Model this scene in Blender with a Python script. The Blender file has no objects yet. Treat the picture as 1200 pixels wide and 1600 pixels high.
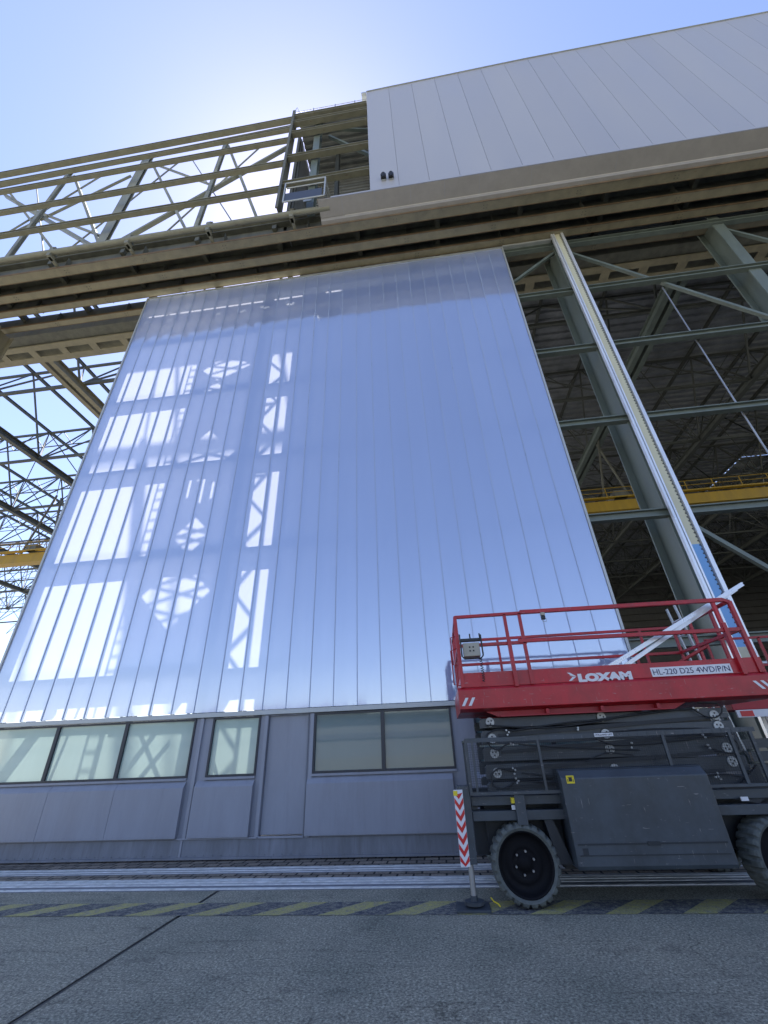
import bpy, bmesh, math, random
from mathutils import Vector, Matrix
random.seed(7)
R_ = math.radians
S = bpy.context.scene
COL = S.collection

# ------------------------------------------------------------------ camera
CAM = Vector((0.0, -9.0, 1.6))
FOC = 650.0
RX = Vector((0.99174885, 0.12331003, -0.03505494))     # image right in the world
RD = Vector((-0.09136915, 0.48810218, -0.86799075))    # image down
RF = Vector((-0.08992157, 0.86403177, 0.49534151))     # view direction
cd = bpy.data.cameras.new("camera"); cam = bpy.data.objects.new("camera", cd); COL.objects.link(cam)
cd.sensor_fit = 'VERTICAL'; cd.sensor_height = 36.0; cd.lens = FOC/1600*36.0
cd.clip_start = 0.05; cd.clip_end = 3000
cam.matrix_world = Matrix(((RX.x, -RD.x, -RF.x, CAM.x), (RX.y, -RD.y, -RF.y, CAM.y), (RX.z, -RD.z, -RF.z, CAM.z), (0, 0, 0, 1)))
S.camera = cam
S.render.resolution_x = 768; S.render.resolution_y = 1024

# ------------------------------------------------------------------ sky, sun, exposure
SUN_EL, SUN_AZ = 61.0, -22.0        # azimuth from +Y (into the hangar) towards +X
w = bpy.data.worlds.new("World"); S.world = w; w.use_nodes = True
nt = w.node_tree; nt.nodes.clear()
sky = nt.nodes.new("ShaderNodeTexSky"); sky.sky_type = 'NISHITA'; sky.sun_disc = False
sky.sun_elevation = R_(SUN_EL); sky.sun_rotation = R_(SUN_AZ % 360)
sky.air_density = 1.0; sky.dust_density = 0.25; sky.ozone_density = 1.6; sky.altitude = 0
tint = nt.nodes.new("ShaderNodeMix"); tint.data_type = 'RGBA'; tint.blend_type = 'MULTIPLY'
tint.inputs[0].default_value = 1.0; tint.inputs[7].default_value = (1.10, 0.99, 1.05, 1)
bg = nt.nodes.new("ShaderNodeBackground"); bg.inputs[1].default_value = 0.12
wo = nt.nodes.new("ShaderNodeOutputWorld")
nt.links.new(sky.outputs[0], tint.inputs[6]); nt.links.new(tint.outputs[2], bg.inputs[0]); nt.links.new(bg.outputs[0], wo.inputs[0])
sl = bpy.data.lights.new("sun", 'SUN'); so = bpy.data.objects.new("sun", sl); COL.objects.link(so)
sl.energy = 5.0; sl.angle = R_(0.75); sl.color = (1.0, 0.95, 0.88)
sd = Vector((math.sin(R_(SUN_AZ))*math.cos(R_(SUN_EL)), math.cos(R_(SUN_AZ))*math.cos(R_(SUN_EL)), math.sin(R_(SUN_EL))))
so.rotation_euler = sd.to_track_quat('Z', 'Y').to_euler(); so.location = sd*60
S.view_settings.view_transform = 'Standard'; S.view_settings.look = 'None'
S.view_settings.gamma = 1.0; S.view_settings.exposure = 1.3
S.render.engine = 'CYCLES'
S.cycles.max_bounces = 8; S.cycles.transparent_max_bounces = 8

# ------------------------------------------------------------------ measuring from the photograph (real points on real planes)
def ray(px, py):
    return RX*((px-600)/FOC) + RD*((py-800)/FOC) + RF
def at(px, py, Y=None, Z=None):
    d = ray(px, py); t = (Y-CAM.y)/d.y if Y is not None else (Z-CAM.z)/d.z
    return CAM + d*t

# ------------------------------------------------------------------ helpers
class MB:
    def __init__(s): s.v = []; s.f = []; s.sm = []
    def add(s, vs, fs, smooth=False):
        b = len(s.v); s.v += [tuple(v) for v in vs]; s.f += [tuple(b+i for i in f) for f in fs]; s.sm += [smooth]*len(fs); return s
    def box(s, x0, x1, y0, y1, z0, z1):
        v = [(x0,y0,z0),(x1,y0,z0),(x1,y1,z0),(x0,y1,z0),(x0,y0,z1),(x1,y0,z1),(x1,y1,z1),(x0,y1,z1)]
        return s.add(v, [(0,3,2,1),(4,5,6,7),(0,1,5,4),(1,2,6,5),(2,3,7,6),(3,0,4,7)])
    def quad(s, a, b, c, d): return s.add([a,b,c,d], [(0,1,2,3)])
    def frame(s, a, b, up=(0,0,1)):
        a = Vector(a); b = Vector(b); d = (b-a).normalized(); u = Vector(up)
        if abs(d.dot(u)) > 0.98: u = Vector((0,1,0))
        x = d.cross(u).normalized(); z = x.cross(d).normalized()
        return a, b, x, z
    def bar(s, a, b, wx, wz=None, up=(0,0,1)):
        wz = wx if wz is None else wz
        a, b, x, z = s.frame(a, b, up); x = x*wx/2; z = z*wz/2
        v = [a-x-z, a+x-z, a+x+z, a-x+z, b-x-z, b+x-z, b+x+z, b-x+z]
        return s.add(v, [(0,1,2,3),(7,6,5,4),(0,4,5,1),(1,5,6,2),(2,6,7,3),(3,7,4,0)])
    def hbeam(s, a, b, wx, wz, up=(0,0,1), t=0.02):      # I section: flanges wx wide, depth wz along up
        a, b, x, z = s.frame(a, b, up); z = z*(wz/2)
        s.bar(a+z, b+z, wx, t*2, up); s.bar(a-z, b-z, wx, t*2, up); s.bar(a, b, t, wz-2*t, up); return s
    def tube(s, pts, r, n=10, closed=False):
        pts = [Vector(p) for p in pts]; m = len(pts); vs = []; fs = []
        px = None
        for i, p in enumerate(pts):
            d = (pts[min(i+1, m-1)]-pts[max(i-1, 0)]).normalized()
            if px is None:
                u = Vector((0,0,1)) if abs(d.z) < 0.9 else Vector((0,1,0)); px = d.cross(u).normalized()
            px = (px - d*px.dot(d)).normalized(); pz = px.cross(d)
            for k in range(n):
                an = 2*math.pi*k/n; vs.append(p+px*math.cos(an)*r+pz*math.sin(an)*r)
        for i in range(m-1):
            for k in range(n):
                fs.append((i*n+k, i*n+(k+1)%n, (i+1)*n+(k+1)%n, (i+1)*n+k))
        s.add(vs, fs, True)
        s.add(vs[:n], [tuple(range(n))]); s.add(vs[-n:], [tuple(reversed(range(n)))]); return s
    def disc(s, c, r, y0, y1, n=24):          # cylinder along Y
        return s.tube([(c[0], y0, c[1]), (c[0], y1, c[1])], r, n)
    def prism(s, prof, x0, x1):               # profile in (y,z) extruded along x
        n = len(prof); v = [(x0,y,z) for y,z in prof]+[(x1,y,z) for y,z in prof]
        f = [(i,(i+1)%n,n+(i+1)%n,n+i) for i in range(n)]
        s.add(v, f+[tuple(reversed(range(n))), tuple(range(n,2*n))]); return s
    def prismy(s, prof, y0, y1):              # profile in (x,z) extruded along y
        n = len(prof); v = [(x,y0,z) for x,z in prof]+[(x,y1,z) for x,z in prof]
        f = [(i,(i+1)%n,n+(i+1)%n,n+i) for i in range(n)]
        s.add(v, f+[tuple(reversed(range(n))), tuple(range(n,2*n))]); return s
    def build(s, name, mat, parent=None, bevel=0, out=None):
        me = bpy.data.meshes.new(name); me.from_pydata(s.v, [], s.f)
        bm = bmesh.new(); bm.from_mesh(me); bmesh.ops.recalc_face_normals(bm, faces=bm.faces)
        if out and bm.faces and sum(f.normal.y for f in bm.faces)*out < 0: bmesh.ops.reverse_faces(bm, faces=bm.faces)
        sm = s.sm
        for i, f in enumerate(bm.faces): f.smooth = sm[i] if i < len(sm) else False
        bm.to_mesh(me); bm.free(); me.materials.append(mat)
        o = bpy.data.objects.new(name, me); COL.objects.link(o)
        if parent is not None:
            o.parent = parent; o.matrix_parent_inverse = root_inv(parent)
        if bevel:
            md = o.modifiers.new("bevel", 'BEVEL'); md.width = bevel; md.segments = 2; md.limit_method = 'ANGLE'
        return o
def root_inv(p):            # every part is written in world coordinates
    return Matrix.Translation(-p.location) if p.parent is None else Matrix.Identity(4)
def empty(name, loc, label, cat, group=None):
    o = bpy.data.objects.new(name, None); COL.objects.link(o); o.location = loc; o.empty_display_size = .2
    return tag(o, label, cat, group)
def tag(o, label, cat, group=None):
    o['label'] = label; o['category'] = cat
    if group: o['group'] = group
    return o
def struct(o, kind='structure'): o['kind'] = kind; return o
def text(name, s, size, org, mat, parent, bold=0.0, ext=0.002, width=None, shear=0):
    cu = bpy.data.curves.new(name, 'FONT'); cu.body = s; cu.size = size; cu.extrude = ext; cu.offset = bold; cu.shear = shear
    cu.resolution_u = 3
    tmp = bpy.data.objects.new(name, cu); COL.objects.link(tmp)
    dg = bpy.context.evaluated_depsgraph_get(); dg.update()
    me = bpy.data.meshes.new_from_object(tmp.evaluated_get(dg)); bpy.data.objects.remove(tmp)
    xs = [v.co.x for v in me.vertices]; ys = [v.co.y for v in me.vertices]
    kx = 1 if width is None else width/(max(xs)-min(xs))
    for v in me.vertices:
        x, y, z = v.co; v.co = (org[0]+(x-min(xs))*kx, org[1]-z, org[2]+(y-min(ys)))
    me.materials.clear(); me.materials.append(mat)
    o = bpy.data.objects.new(name, me); COL.objects.link(o); o.parent = parent; o.matrix_parent_inverse = root_inv(parent)
    return o

# ------------------------------------------------------------------ materials
def newmat(name):
    m = bpy.data.materials.new(name); m.use_nodes = True; nt = m.node_tree
    return m, nt, nt.nodes['Principled BSDF'], nt.nodes['Material Output']
def coords(nt, scale=(1,1,1)):
    t = nt.nodes.new('ShaderNodeNewGeometry'); mp = nt.nodes.new('ShaderNodeMapping'); mp.inputs['Scale'].default_value = scale
    nt.links.new(t.outputs['Position'], mp.inputs['Vector']); return mp.outputs[0]
def noise(nt, vec, scale, detail=5, rough=.6):
    n = nt.nodes.new('ShaderNodeTexNoise'); n.inputs['Scale'].default_value = scale; n.inputs['Detail'].default_value = detail
    n.inputs['Roughness'].default_value = rough; nt.links.new(vec, n.inputs['Vector']); return n.outputs['Fac']
def ramp(nt, fac, stops):
    r = nt.nodes.new('ShaderNodeValToRGB'); e = r.color_ramp.elements
    while len(e) < len(stops): e.new(.5)
    for i, (p, c) in enumerate(stops): e[i].position = p; e[i].color = (*c, 1) if len(c) == 3 else c
    nt.links.new(fac, r.inputs[0]); return r.outputs[0]
def mixc(nt, fac, a, b, mode='MIX'):
    m = nt.nodes.new('ShaderNodeMix'); m.data_type = 'RGBA'; m.blend_type = mode
    for i, v in ((0, fac), (6, a), (7, b)):
        if isinstance(v, (int, float)): m.inputs[i].default_value = v
        elif isinstance(v, tuple): m.inputs[i].default_value = (*v, 1)
        else: nt.links.new(v, m.inputs[i])
    return m.outputs[2]
def bump(nt, h, strength, dist=.01):
    b = nt.nodes.new('ShaderNodeBump'); b.inputs['Strength'].default_value = strength; b.inputs['Distance'].default_value = dist
    nt.links.new(h, b.inputs['Height']); return b.outputs[0]
def painted(name, col, rough=.5, var=.25, rust=None, rust_amt=.62, metal=0, scale=3, bumpy=.05, streak=True, spec=.5, scratch=0, dirt=0):
    m, nt, p, o = newmat(name)
    v = coords(nt, (1, 1, .25) if streak else (1,1,1)); n = noise(nt, v, scale, 7, .65)
    dark = tuple(c*(1-var) for c in col); light = tuple(min(1, c*(1+var*.7)) for c in col)
    c = ramp(nt, n, [(.3, dark), (.7, light)])
    if rust:
        n2 = noise(nt, coords(nt, (.7, 3, 3)), 5, 8, .7)
        f = ramp(nt, n2, [(rust_amt-.06, (0,0,0)), (rust_amt+.06, (1,1,1))]); c = mixc(nt, f, c, rust)
    oi_ = nt.nodes.new('ShaderNodeObjectInfo'); rv_ = ramp(nt, oi_.outputs['Random'], [(0, (.965,.965,.97)), (1, (1.025,1.025,1.02))]); c = mixc(nt, 1.0, c, rv_, 'MULTIPLY')
    if scratch:
        f = ramp(nt, noise(nt, coords(nt, (9, 9, 60)), 1.0, 2, .5), [(.70, (0,0,0)), (.74, (scratch,)*3)])
        g_ = ramp(nt, noise(nt, coords(nt, (60, 9, 8)), 1.0, 2, .5), [(.71, (0,0,0)), (.75, (scratch,)*3)])
        c = mixc(nt, f, c, (.32,.30,.29)); c = mixc(nt, g_, c, (.30,.28,.27))
        d_ = ramp(nt, noise(nt, coords(nt), 2.2, 7, .7), [(.35, (.72,.70,.68)), (.6, (1,1,1))]); c = mixc(nt, 1.0, c, d_, 'MULTIPLY')
    if dirt:
        f = ramp(nt, noise(nt, coords(nt, (6, 6, .5)), 1.0, 7, .7), [(.5, (0,0,0)), (.75, (dirt,)*3)]); c = mixc(nt, f, c, (.06,.055,.05))
        f = ramp(nt, noise(nt, coords(nt, (3, 3, 3)), 4.0, 9, .8), [(.66, (0,0,0)), (.72, (dirt,)*3)]); c = mixc(nt, f, c, (.30,.29,.27))
    nt.links.new(c, p.inputs['Base Color'])
    rr_ = ramp(nt, n, [(.3, (rough*.8,)*3), (.7, (min(1, rough*1.25),)*3)]); nt.links.new(rr_, p.inputs['Roughness'])
    p.inputs['Metallic'].default_value = metal
    p.inputs['Specular IOR Level'].default_value = spec
    n3 = noise(nt, coords(nt), 40, 3); nt.links.new(bump(nt, n3, bumpy, .01), p.inputs['Normal'])
    return m
def translucent(name, col, trans=.5, rough=.1, ior=1.6, wave=.3, gl=(1,1,1), tcol=None):
    m, nt, p, o = newmat(name); nt.nodes.remove(p)
    d = nt.nodes.new('ShaderNodeBsdfDiffuse'); t = nt.nodes.new('ShaderNodeBsdfTranslucent'); g = nt.nodes.new('ShaderNodeBsdfGlossy')
    v = coords(nt, (1.2, 1, .12)); n = noise(nt, v, 1.3, 4)
    oi = nt.nodes.new('ShaderNodeObjectInfo')
    c = ramp(nt, n, [(.3, tuple(x*.93 for x in col)), (.7, col)])
    vr = ramp(nt, oi.outputs['Random'], [(0, (.95,.95,.96)), (1, (1,1,1))]); c = mixc(nt, 1.0, c, vr, 'MULTIPLY')
    nt.links.new(c, d.inputs[0])
    if tcol: t.inputs[0].default_value = (*tcol, 1)
    else: nt.links.new(c, t.inputs[0])
    g.inputs['Roughness'].default_value = rough; g.inputs[0].default_value = (*gl, 1)
    h = noise(nt, coords(nt, (2.4, 1, .35)), 1.6, 2)
    b = bump(nt, h, wave, .02); nt.links.new(b, g.inputs['Normal'])
    a = nt.nodes.new('ShaderNodeMixShader'); a.inputs[0].default_value = trans
    nt.links.new(d.outputs[0], a.inputs[1]); nt.links.new(t.outputs[0], a.inputs[2])
    fr = nt.nodes.new('ShaderNodeFresnel'); fr.inputs['IOR'].default_value = ior
    mx = nt.nodes.new('ShaderNodeMixShader')
    nt.links.new(fr.outputs[0], mx.inputs[0]); nt.links.new(a.outputs[0], mx.inputs[1]); nt.links.new(g.outputs[0], mx.inputs[2])
    nt.links.new(mx.outputs[0], o.inputs[0]); return m

M = {}
M['poly'] = translucent('polycarbonate', (.47,.59,.98), .50, .075, 3.6, .22, tcol=(.82,.84,.93), gl=(.88,.93,1))
M['unlit'] = translucent('grey tinted glass', (.16,.24,.25), .22, .03, 1.75, .06)  # same glass as the frosted panes, missing backlight put into a darker colour
M['frost'] = translucent('frosted glass', (.46,.60,.54), .26, .05, 1.7, .05)
M['olive'] = painted('olive grey steel paint', (.20,.195,.145), .55, .2, (.13,.065,.03), .66)
M['rail'] = painted('weathered beige rail steel', (.235,.21,.14), .6, .22, (.15,.075,.03), .68)
M['rust'] = painted('rusty rail lip', (.15,.10,.055), .7, .4)
M['dark_steel'] = painted('dark weathered steel', (.12,.12,.095), .65, .4, (.08,.05,.03), .66)
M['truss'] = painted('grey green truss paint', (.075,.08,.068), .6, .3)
M['frame'] = painted('sage green frame paint', (.125,.15,.13), .45, .2)
M['base'] = painted('slate blue base paint', (.265,.28,.325), .42, .10, bumpy=.08, dirt=.16)
M['base_dark'] = painted('slate blue skirt paint', (.19,.205,.24), .5, .3, dirt=.6)
M['trim'] = painted('pale grey aluminium trim', (.42,.44,.44), .4, .12, metal=.3)
M['winframe'] = painted('dark window gasket', (.025,.03,.04), .4, .2)
M['clad'] = painted('light grey cladding', (.37,.37,.395), .38, .045, scale=.6, bumpy=.01)
M['joint'] = painted('grey joint strip', (.36,.42,.56), .3, .1)
M['seam'] = painted('dark seam filler', (.28,.28,.30), .7, .1)
M['soffit'] = painted('beige grey soffit sheet', (.285,.27,.258), .5, .1)
M['soffit_trim'] = painted('pale soffit trim', (.52,.48,.44), .5, .1)
M['deck'] = painted('grey roof deck', (.23,.24,.245), .6, .35, scale=1.2, streak=False)
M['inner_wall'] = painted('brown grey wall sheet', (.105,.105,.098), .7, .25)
M['blocker'] = painted('pale partition sheet', (.55,.58,.63), .6, .1)  # light colour so the added sun blocker bounces light onto the door
M['pale'] = painted('pale grey green steel', (.24,.25,.21), .5, .2)
M['shade_sheet'] = translucent('pale shade screen sheet', (.75,.75,.75), .75, .5, 1.2, 0)  # for the added screen, translucent to lighten the shade it throws
M['lining'] = painted('grey ribbed lining', (.36,.37,.36), .5, .2)
M['crane'] = painted('yellow crane paint', (.36,.22,.012), .5, .2)
M['red'] = painted('red lift paint', (.44,.012,.020), .36, .2, bumpy=.05, scratch=.4)
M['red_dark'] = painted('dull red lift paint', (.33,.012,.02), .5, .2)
M['lift'] = painted('anthracite lift paint', (.05,.062,.074), .42, .22, scratch=.5)
M['lift_dark'] = painted('dark chassis paint', (.018,.022,.027), .55, .3)
M['tyre'] = painted('dusty tyre rubber', (.105,.115,.105), .85, .4, scale=14, streak=False, bumpy=.3)
M['rim'] = painted('black wheel rim', (.006,.006,.008), .75, .3, spec=.2)
M['steel'] = painted('bare steel', (.36,.36,.36), .35, .3, metal=.7)
M['pin'] = painted('pale pin steel', (.46,.47,.45), .5, .3, scale=20, streak=False)
M['alu'] = painted('bright aluminium', (.70,.72,.76), .3, .1, metal=.4)
M['cream'] = painted('cream insulated panel edge', (.52,.50,.36), .6, .08)
M['film'] = painted('blue protective film', (.14,.33,.62), .35, .1)
M['white'] = painted('white lettering', (.66,.66,.68), .5, .04)
M['black'] = painted('black plastic', (.012,.012,.014), .45, .2)
M['navy'] = painted('dark blue lettering', (.02,.02,.08), .5, .05)
M['yellow'] = painted('yellow sticker', (.70,.55,.02), .5, .05)
M['decal_red'] = painted('red reflective film', (.55,.02,.02), .4, .15)
M['beige'] = painted('beige control box', (.36,.34,.28), .5, .15)
M['rubber'] = painted('black hose rubber', (.012,.013,.015), .5, .1)
M['tarp'] = painted('dark blue grey tarpaulin', (.05,.06,.085), .5, .3)
M['skylight'] = translucent('skylight sheet', (.8,.8,.75), .7, .3, 1.4, 0)
M['track'] = painted('worn pale track steel', (.66,.67,.66), .5, .3, (.22,.20,.18), .64, scale=6)
M['plastic_orange'] = painted('orange edge tape', (.5,.28,.03), .5, .1)

def ground_mat(name, base, speck=.5, patches=True, sc=220):
    m, nt, p, o = newmat(name); v = coords(nt)
    n1 = noise(nt, v, sc*.2, 4, .8); n2 = noise(nt, v, .7, 6, .6)
    vo = nt.nodes.new('ShaderNodeTexVoronoi'); vo.inputs['Scale'].default_value = sc*.3; nt.links.new(v, vo.inputs['Vector'])
    c = ramp(nt, n1, [(.34, tuple(x*.35 for x in base)), (.5, base), (.68, tuple(x*2.1 for x in base))])
    sp = ramp(nt, vo.outputs['Color'], [(0.0, (.75,.75,.75)), (1.0, (1.35,1.35,1.35))]); c = mixc(nt, 1.0, c, sp, 'MULTIPLY')
    pt = ramp(nt, n2, [(.3, (.68,.72,.72)), (.5, (1,1,1)), (.72, (1.18,1.15,1.12))]); c = mixc(nt, 1.0, c, pt, 'MULTIPLY')
    n5 = noise(nt, v, 2.6, 9, .75); st_ = ramp(nt, n5, [(.33, (.62,.62,.64)), (.45, (1,1,1))]); c = mixc(nt, 1.0, c, st_, 'MULTIPLY')
    tm = noise(nt, coords(nt, (.35, 5, 1)), 1.5, 4, .6); tk = ramp(nt, tm, [(.58, (1,1,1)), (.68, (.78,.78,.78))]); c = mixc(nt, 1.0, c, tk, 'MULTIPLY')
    vc = nt.nodes.new('ShaderNodeTexVoronoi'); vc.feature = 'DISTANCE_TO_EDGE'; vc.inputs['Scale'].default_value = .55
    wv = nt.nodes.new('ShaderNodeVectorMath'); wv.operation = 'ADD'; nz = nt.nodes.new('ShaderNodeTexNoise'); nz.inputs['Scale'].default_value = 1.7; nz.inputs['Detail'].default_value = 8
    nt.links.new(v, nz.inputs['Vector']); nt.links.new(v, wv.inputs[0]); nt.links.new(nz.outputs['Color'], wv.inputs[1]); nt.links.new(wv.outputs[0], vc.inputs['Vector'])
    ck = ramp(nt, vc.outputs['Distance'], [(.0, (.45,.45,.45)), (.006, (1,1,1))]); c = mixc(nt, ramp(nt, n2, [(.5, (0,0,0)), (.6, (1,1,1))]), c, mixc(nt, 1.0, c, ck, 'MULTIPLY'))
    n4 = noise(nt, v, 9, 8, .75); wh = ramp(nt, n4, [(.70, (0,0,0)), (.74, (.5,.5,.5))]); c = mixc(nt, wh, c, (.30,.31,.32))
    nt.links.new(c, p.inputs['Base Color']); p.inputs['Roughness'].default_value = .85
    nt.links.new(bump(nt, n1, .9, .009), p.inputs['Normal']); return m
M['asphalt'] = ground_mat('asphalt', (.24,.232,.18))
M['concrete'] = ground_mat('hangar concrete', (.20,.195,.185))
def stripe_mat(name, c0, worn):
    m, nt, p, o = newmat(name); v = coords(nt); n = noise(nt, v, 14, 9, .8)
    f = ramp(nt, n, [(worn-.08, (1,1,1)), (worn+.08, (0,0,0))]); n1 = noise(nt, v, 77, 3, .8)
    a = ramp(nt, n1, [(.3, (.09,.085,.07)), (.5, (.24,.232,.18)), (.72, (.44,.42,.35))])
    c1 = ramp(nt, n1, [(.3, tuple(x*.6 for x in c0)), (.7, tuple(x*1.25 for x in c0))])
    nt.links.new(mixc(nt, f, a, c1), p.inputs['Base Color']); p.inputs['Roughness'].default_value = .8
    nt.links.new(bump(nt, n1, .5, .006), p.inputs['Normal']); return m
M['stripe_yellow'] = stripe_mat('worn yellow marking', (.42,.38,.13), .53)
M['stripe_black'] = stripe_mat('worn black marking', (.055,.06,.08), .52)
def cobble_mat():
    m, nt, p, o = newmat('track bed blocks'); v = coords(nt)
    b = nt.nodes.new('ShaderNodeTexBrick'); b.inputs['Scale'].default_value = 1; b.inputs['Brick Width'].default_value = .24; b.inputs['Row Height'].default_value = .21
    b.inputs['Mortar Size'].default_value = .016; b.inputs['Color1'].default_value = (.27,.235,.19,1); b.inputs['Color2'].default_value = (.15,.135,.115,1); b.inputs['Mortar'].default_value = (.012,.012,.012,1)
    nt.links.new(v, b.inputs['Vector'])
    n = noise(nt, v, 30, 6, .7); c = mixc(nt, 1.0, b.outputs[0], ramp(nt, n, [(.3, (.5,.5,.5)), (.7, (1.5,1.45,1.4))]), 'MULTIPLY')
    nt.links.new(c, p.inputs['Base Color']); p.inputs['Roughness'].default_value = .9
    nt.links.new(bump(nt, b.outputs[1], -1.0, .02), p.inputs['Normal']); return m
M['cobble'] = cobble_mat()

# ================================================================== GROUND
def sheet(name, x0, x1, y0, y1, z, mat):
    return struct(MB().quad((x0,y0,z), (x1,y0,z), (x1,y1,z), (x0,y1,z)).build(name, mat))
sheet('ground', -800, 800, -800, 800, -.012, M['asphalt'])
sheet('apron', -400, -3.255, -200, -1.83, 0, M['asphalt'])
sheet('apron', -3.205, 400, -200, -1.83, 0, M['asphalt'])
struct(MB().box(-3.255, -3.20, -200, -1.83, -.011, -.006).build('expansion_joint', M['black']))
sheet('track_bed', -60, 60, -1.82, .5, -.004, M['cobble'])
sheet('hangar_floor', -60, 60, .51, 62, .0, M['concrete'])
# floor tracks
def track(Y, strips, label):
    e = empty('floor_track', (0, Y, 0), label, 'rail', 'floor tracks of the sliding doors')
    MB().box(-60, 60, min(q[0] for q in strips)-.02, max(q[1] for q in strips)+.015, -.0035, .003).build('channel', M['base_dark'], e)
    for y0, y1, h in strips: MB().box(-60, 60, y0, y1, -.003, h).build('rail', M['track'], e)
track(-.7, [(-.66, -.58, .012), (-.80, -.74, .01), (-.90, -.86, .006)], 'pale worn steel door track nearest the grey door base, narrower of the two')
track(-1.5, [(-1.36, -1.27, .012), (-1.48, -1.42, .014), (-1.60, -1.53, .010), (-1.80, -1.74, .012)], 'pale multi-strip door track bordering the asphalt, wider of the two')
# hazard stripes
my = MB(); mk = MB(); P = .781
for i in range(-14, 26):
    xb = -5.49 + P*i
    my.quad((xb, -2.82, .004), (xb+.33, -2.82, .004), (xb+.33+.47, -2.36, .004), (xb+.47, -2.36, .004))
    mk.quad((xb+.33, -2.82, .004), (xb+P, -2.82, .004), (xb+P+.47, -2.36, .004), (xb+.33+.47, -2.36, .004))
struct(my.build('hazard_stripes_yellow', M['stripe_yellow'])); struct(mk.build('hazard_stripes_black', M['stripe_black']))

# ================================================================== SLIDING DOOR WITH POLYCARBONATE
DX0, DX1, DZ0, DZ1 = -10.04, 3.83, 2.36, 17.45
door = empty('hangar_door', (0, .1, 0), 'tall sliding door clad in pale blue translucent panels over a slate base with windows', 'door')
NP = 28; pw = (DX1-DX0-.1)/NP
for i in range(NP):
    x0 = DX0+.05+pw*i; x1 = x0+pw; nx, nz = 5, 18; vs = []; fs = []
    ph = random.random()*6; tl = random.uniform(-.0018, .0018)
    for k in range(nz+1):
        z = DZ0+.03+(DZ1-DZ0-.08)*k/nz
        for j in range(nx+1):
            u = j/nx; bow = .0035*math.sin(math.pi*u)*(1+.4*math.sin(z*1.1+ph)) + tl*(u-.5)*2
            vs.append((x0+.006+(pw-.012)*u, -.0-bow+.002*math.sin(z*.9+ph), z))
    for k in range(nz):
        for j in range(nx):
            a = k*(nx+1)+j; fs.append((a, a+1, a+nx+2, a+nx+1))
    MB().add(vs, fs, True).build('panel', M['poly'], door, out=-1)
jm = MB(); mm = MB()
for i in range(1, NP):
    x = DX0+.05+pw*i
    jm.box(x-.008, x+.008, -.010, .004, DZ0+.03, DZ1-.06)
    mm.box(x-.055, x+.025, .05, .09, DZ0+.03, DZ1-.06)
jm.build('joint_strip', M['joint'], door); mm.build('mullion', M['frame'], door)
ef = MB(); ef.box(DX0, DX0+.05, -.03, .10, DZ0, DZ1); ef.box(DX1-.05, DX1, -.03, .10, DZ0, DZ1); ef.box(DX0, DX1, -.035, .11, DZ1-.05, DZ1+.02)
ef.build('edge_frame', M['trim'], door)
ef = MB(); ef.box(DX0, DX1, -.07, .1, 2.29, 2.375); ef.build('sill_strip', M['trim'], door, .004)
for x, cw, cdp in ((-9.95, .16, .3), (-5.0, .42, .6), (.4, .42, .6)): # columns of the leaf behind the panels
    MB().hbeam((x, .2+cdp/2, .3), (x, .2+cdp/2, 17.3), cw, cdp, (0,1,0), .018).build('frame_column', M['frame'], door)
GZ = (14.6, 11.85, 9.0, 6.13, 3.25)
for z in GZ: MB().hbeam((DX0+.1, .17, z), (DX1-.1, .17, z), .16, .30, (0,0,1), .012).build('girt', M['frame'], door)
MB().bar((.3, .3, 12.1), (3.8, .3, 15.6), .09).build('brace', M['frame'], door)
# base
wins = [(-12.6, -11.1), (-11.1, -9.53), (-9.53, -8.02), (-8.02, -6.47), (-6.47, -4.97), (-4.60, -3.60), (-2.49, -1.13), (-1.13, .20), (.62, 2.0), (2.0, 3.4)]
wins = [w_ for w_ in wins if w_[0] > -11.5]
BX0 = -10.6
bs = MB()
zt, zb, y0, y1 = 2.28, 1.255, 0.0, .16
edges = [BX0] + [e for w_ in wins for e in w_] + [DX1]
# wall around openings
bs.box(BX0, -3.45, y0, y1, .30, zb); bs.box(-2.60, DX1, y0, y1, .30, zb)
spans = [(-4.97, -4.60), (-3.60, -3.45), (-2.60, -2.49), (.20, .62), (3.40, DX1)]
for a, b in spans: bs.box(a, b, y0, y1, zb, zt)
bs.build('base_panel', M['base'], door)
sk = MB(); sk.box(BX0, DX1, -.02, .2, .035, .30)
for i in range(90):
    x = BX0+.1+i*.16; sk.box(x, x+.02, -.034, -.02, .062, .078)
sk.build('skirt', M['base_dark'], door)
MB().box(BX0, DX1, -.05, .2, .015, .05).build('bottom_rail', M['base_dark'], door, .004)
pl = MB(); 
for x in (-4.86, -3.50, -2.56): pl.box(x, x+.07, -.045, 0, .30, zt)
pl.box(-4.88, -4.84, -.035, -.02, .05, .33); pl.box(-4.96, -3.42, -.05, -.02, .30, .325); pl.box(-3.45, -2.6, -.05, -.02, .30, .33)
pl.build('pilaster', M['base'], door, .004)
def hood(x0, x1, name='crash_panel'):
    m = MB(); m.prism([(-.001, .33), (-.10, .33), (-.10, 1.10), (-.02, 1.20), (-.001, 1.20)], x0, x1)
    n = int((x1-x0)/.11)
    for i in range(n):
        xx = x0+.06+i*(x1-x0-.1)/n; m.box(xx, xx+.014, -.106, -.10, .352, .366)
    m.build(name, M['base'], door, .004)
hood(BX0, -7.75); hood(-7.745, -6.36); hood(-6.355, -4.965); hood(-4.75, -3.60); hood(-2.57, .12); hood(.55, 3.6)
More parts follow.
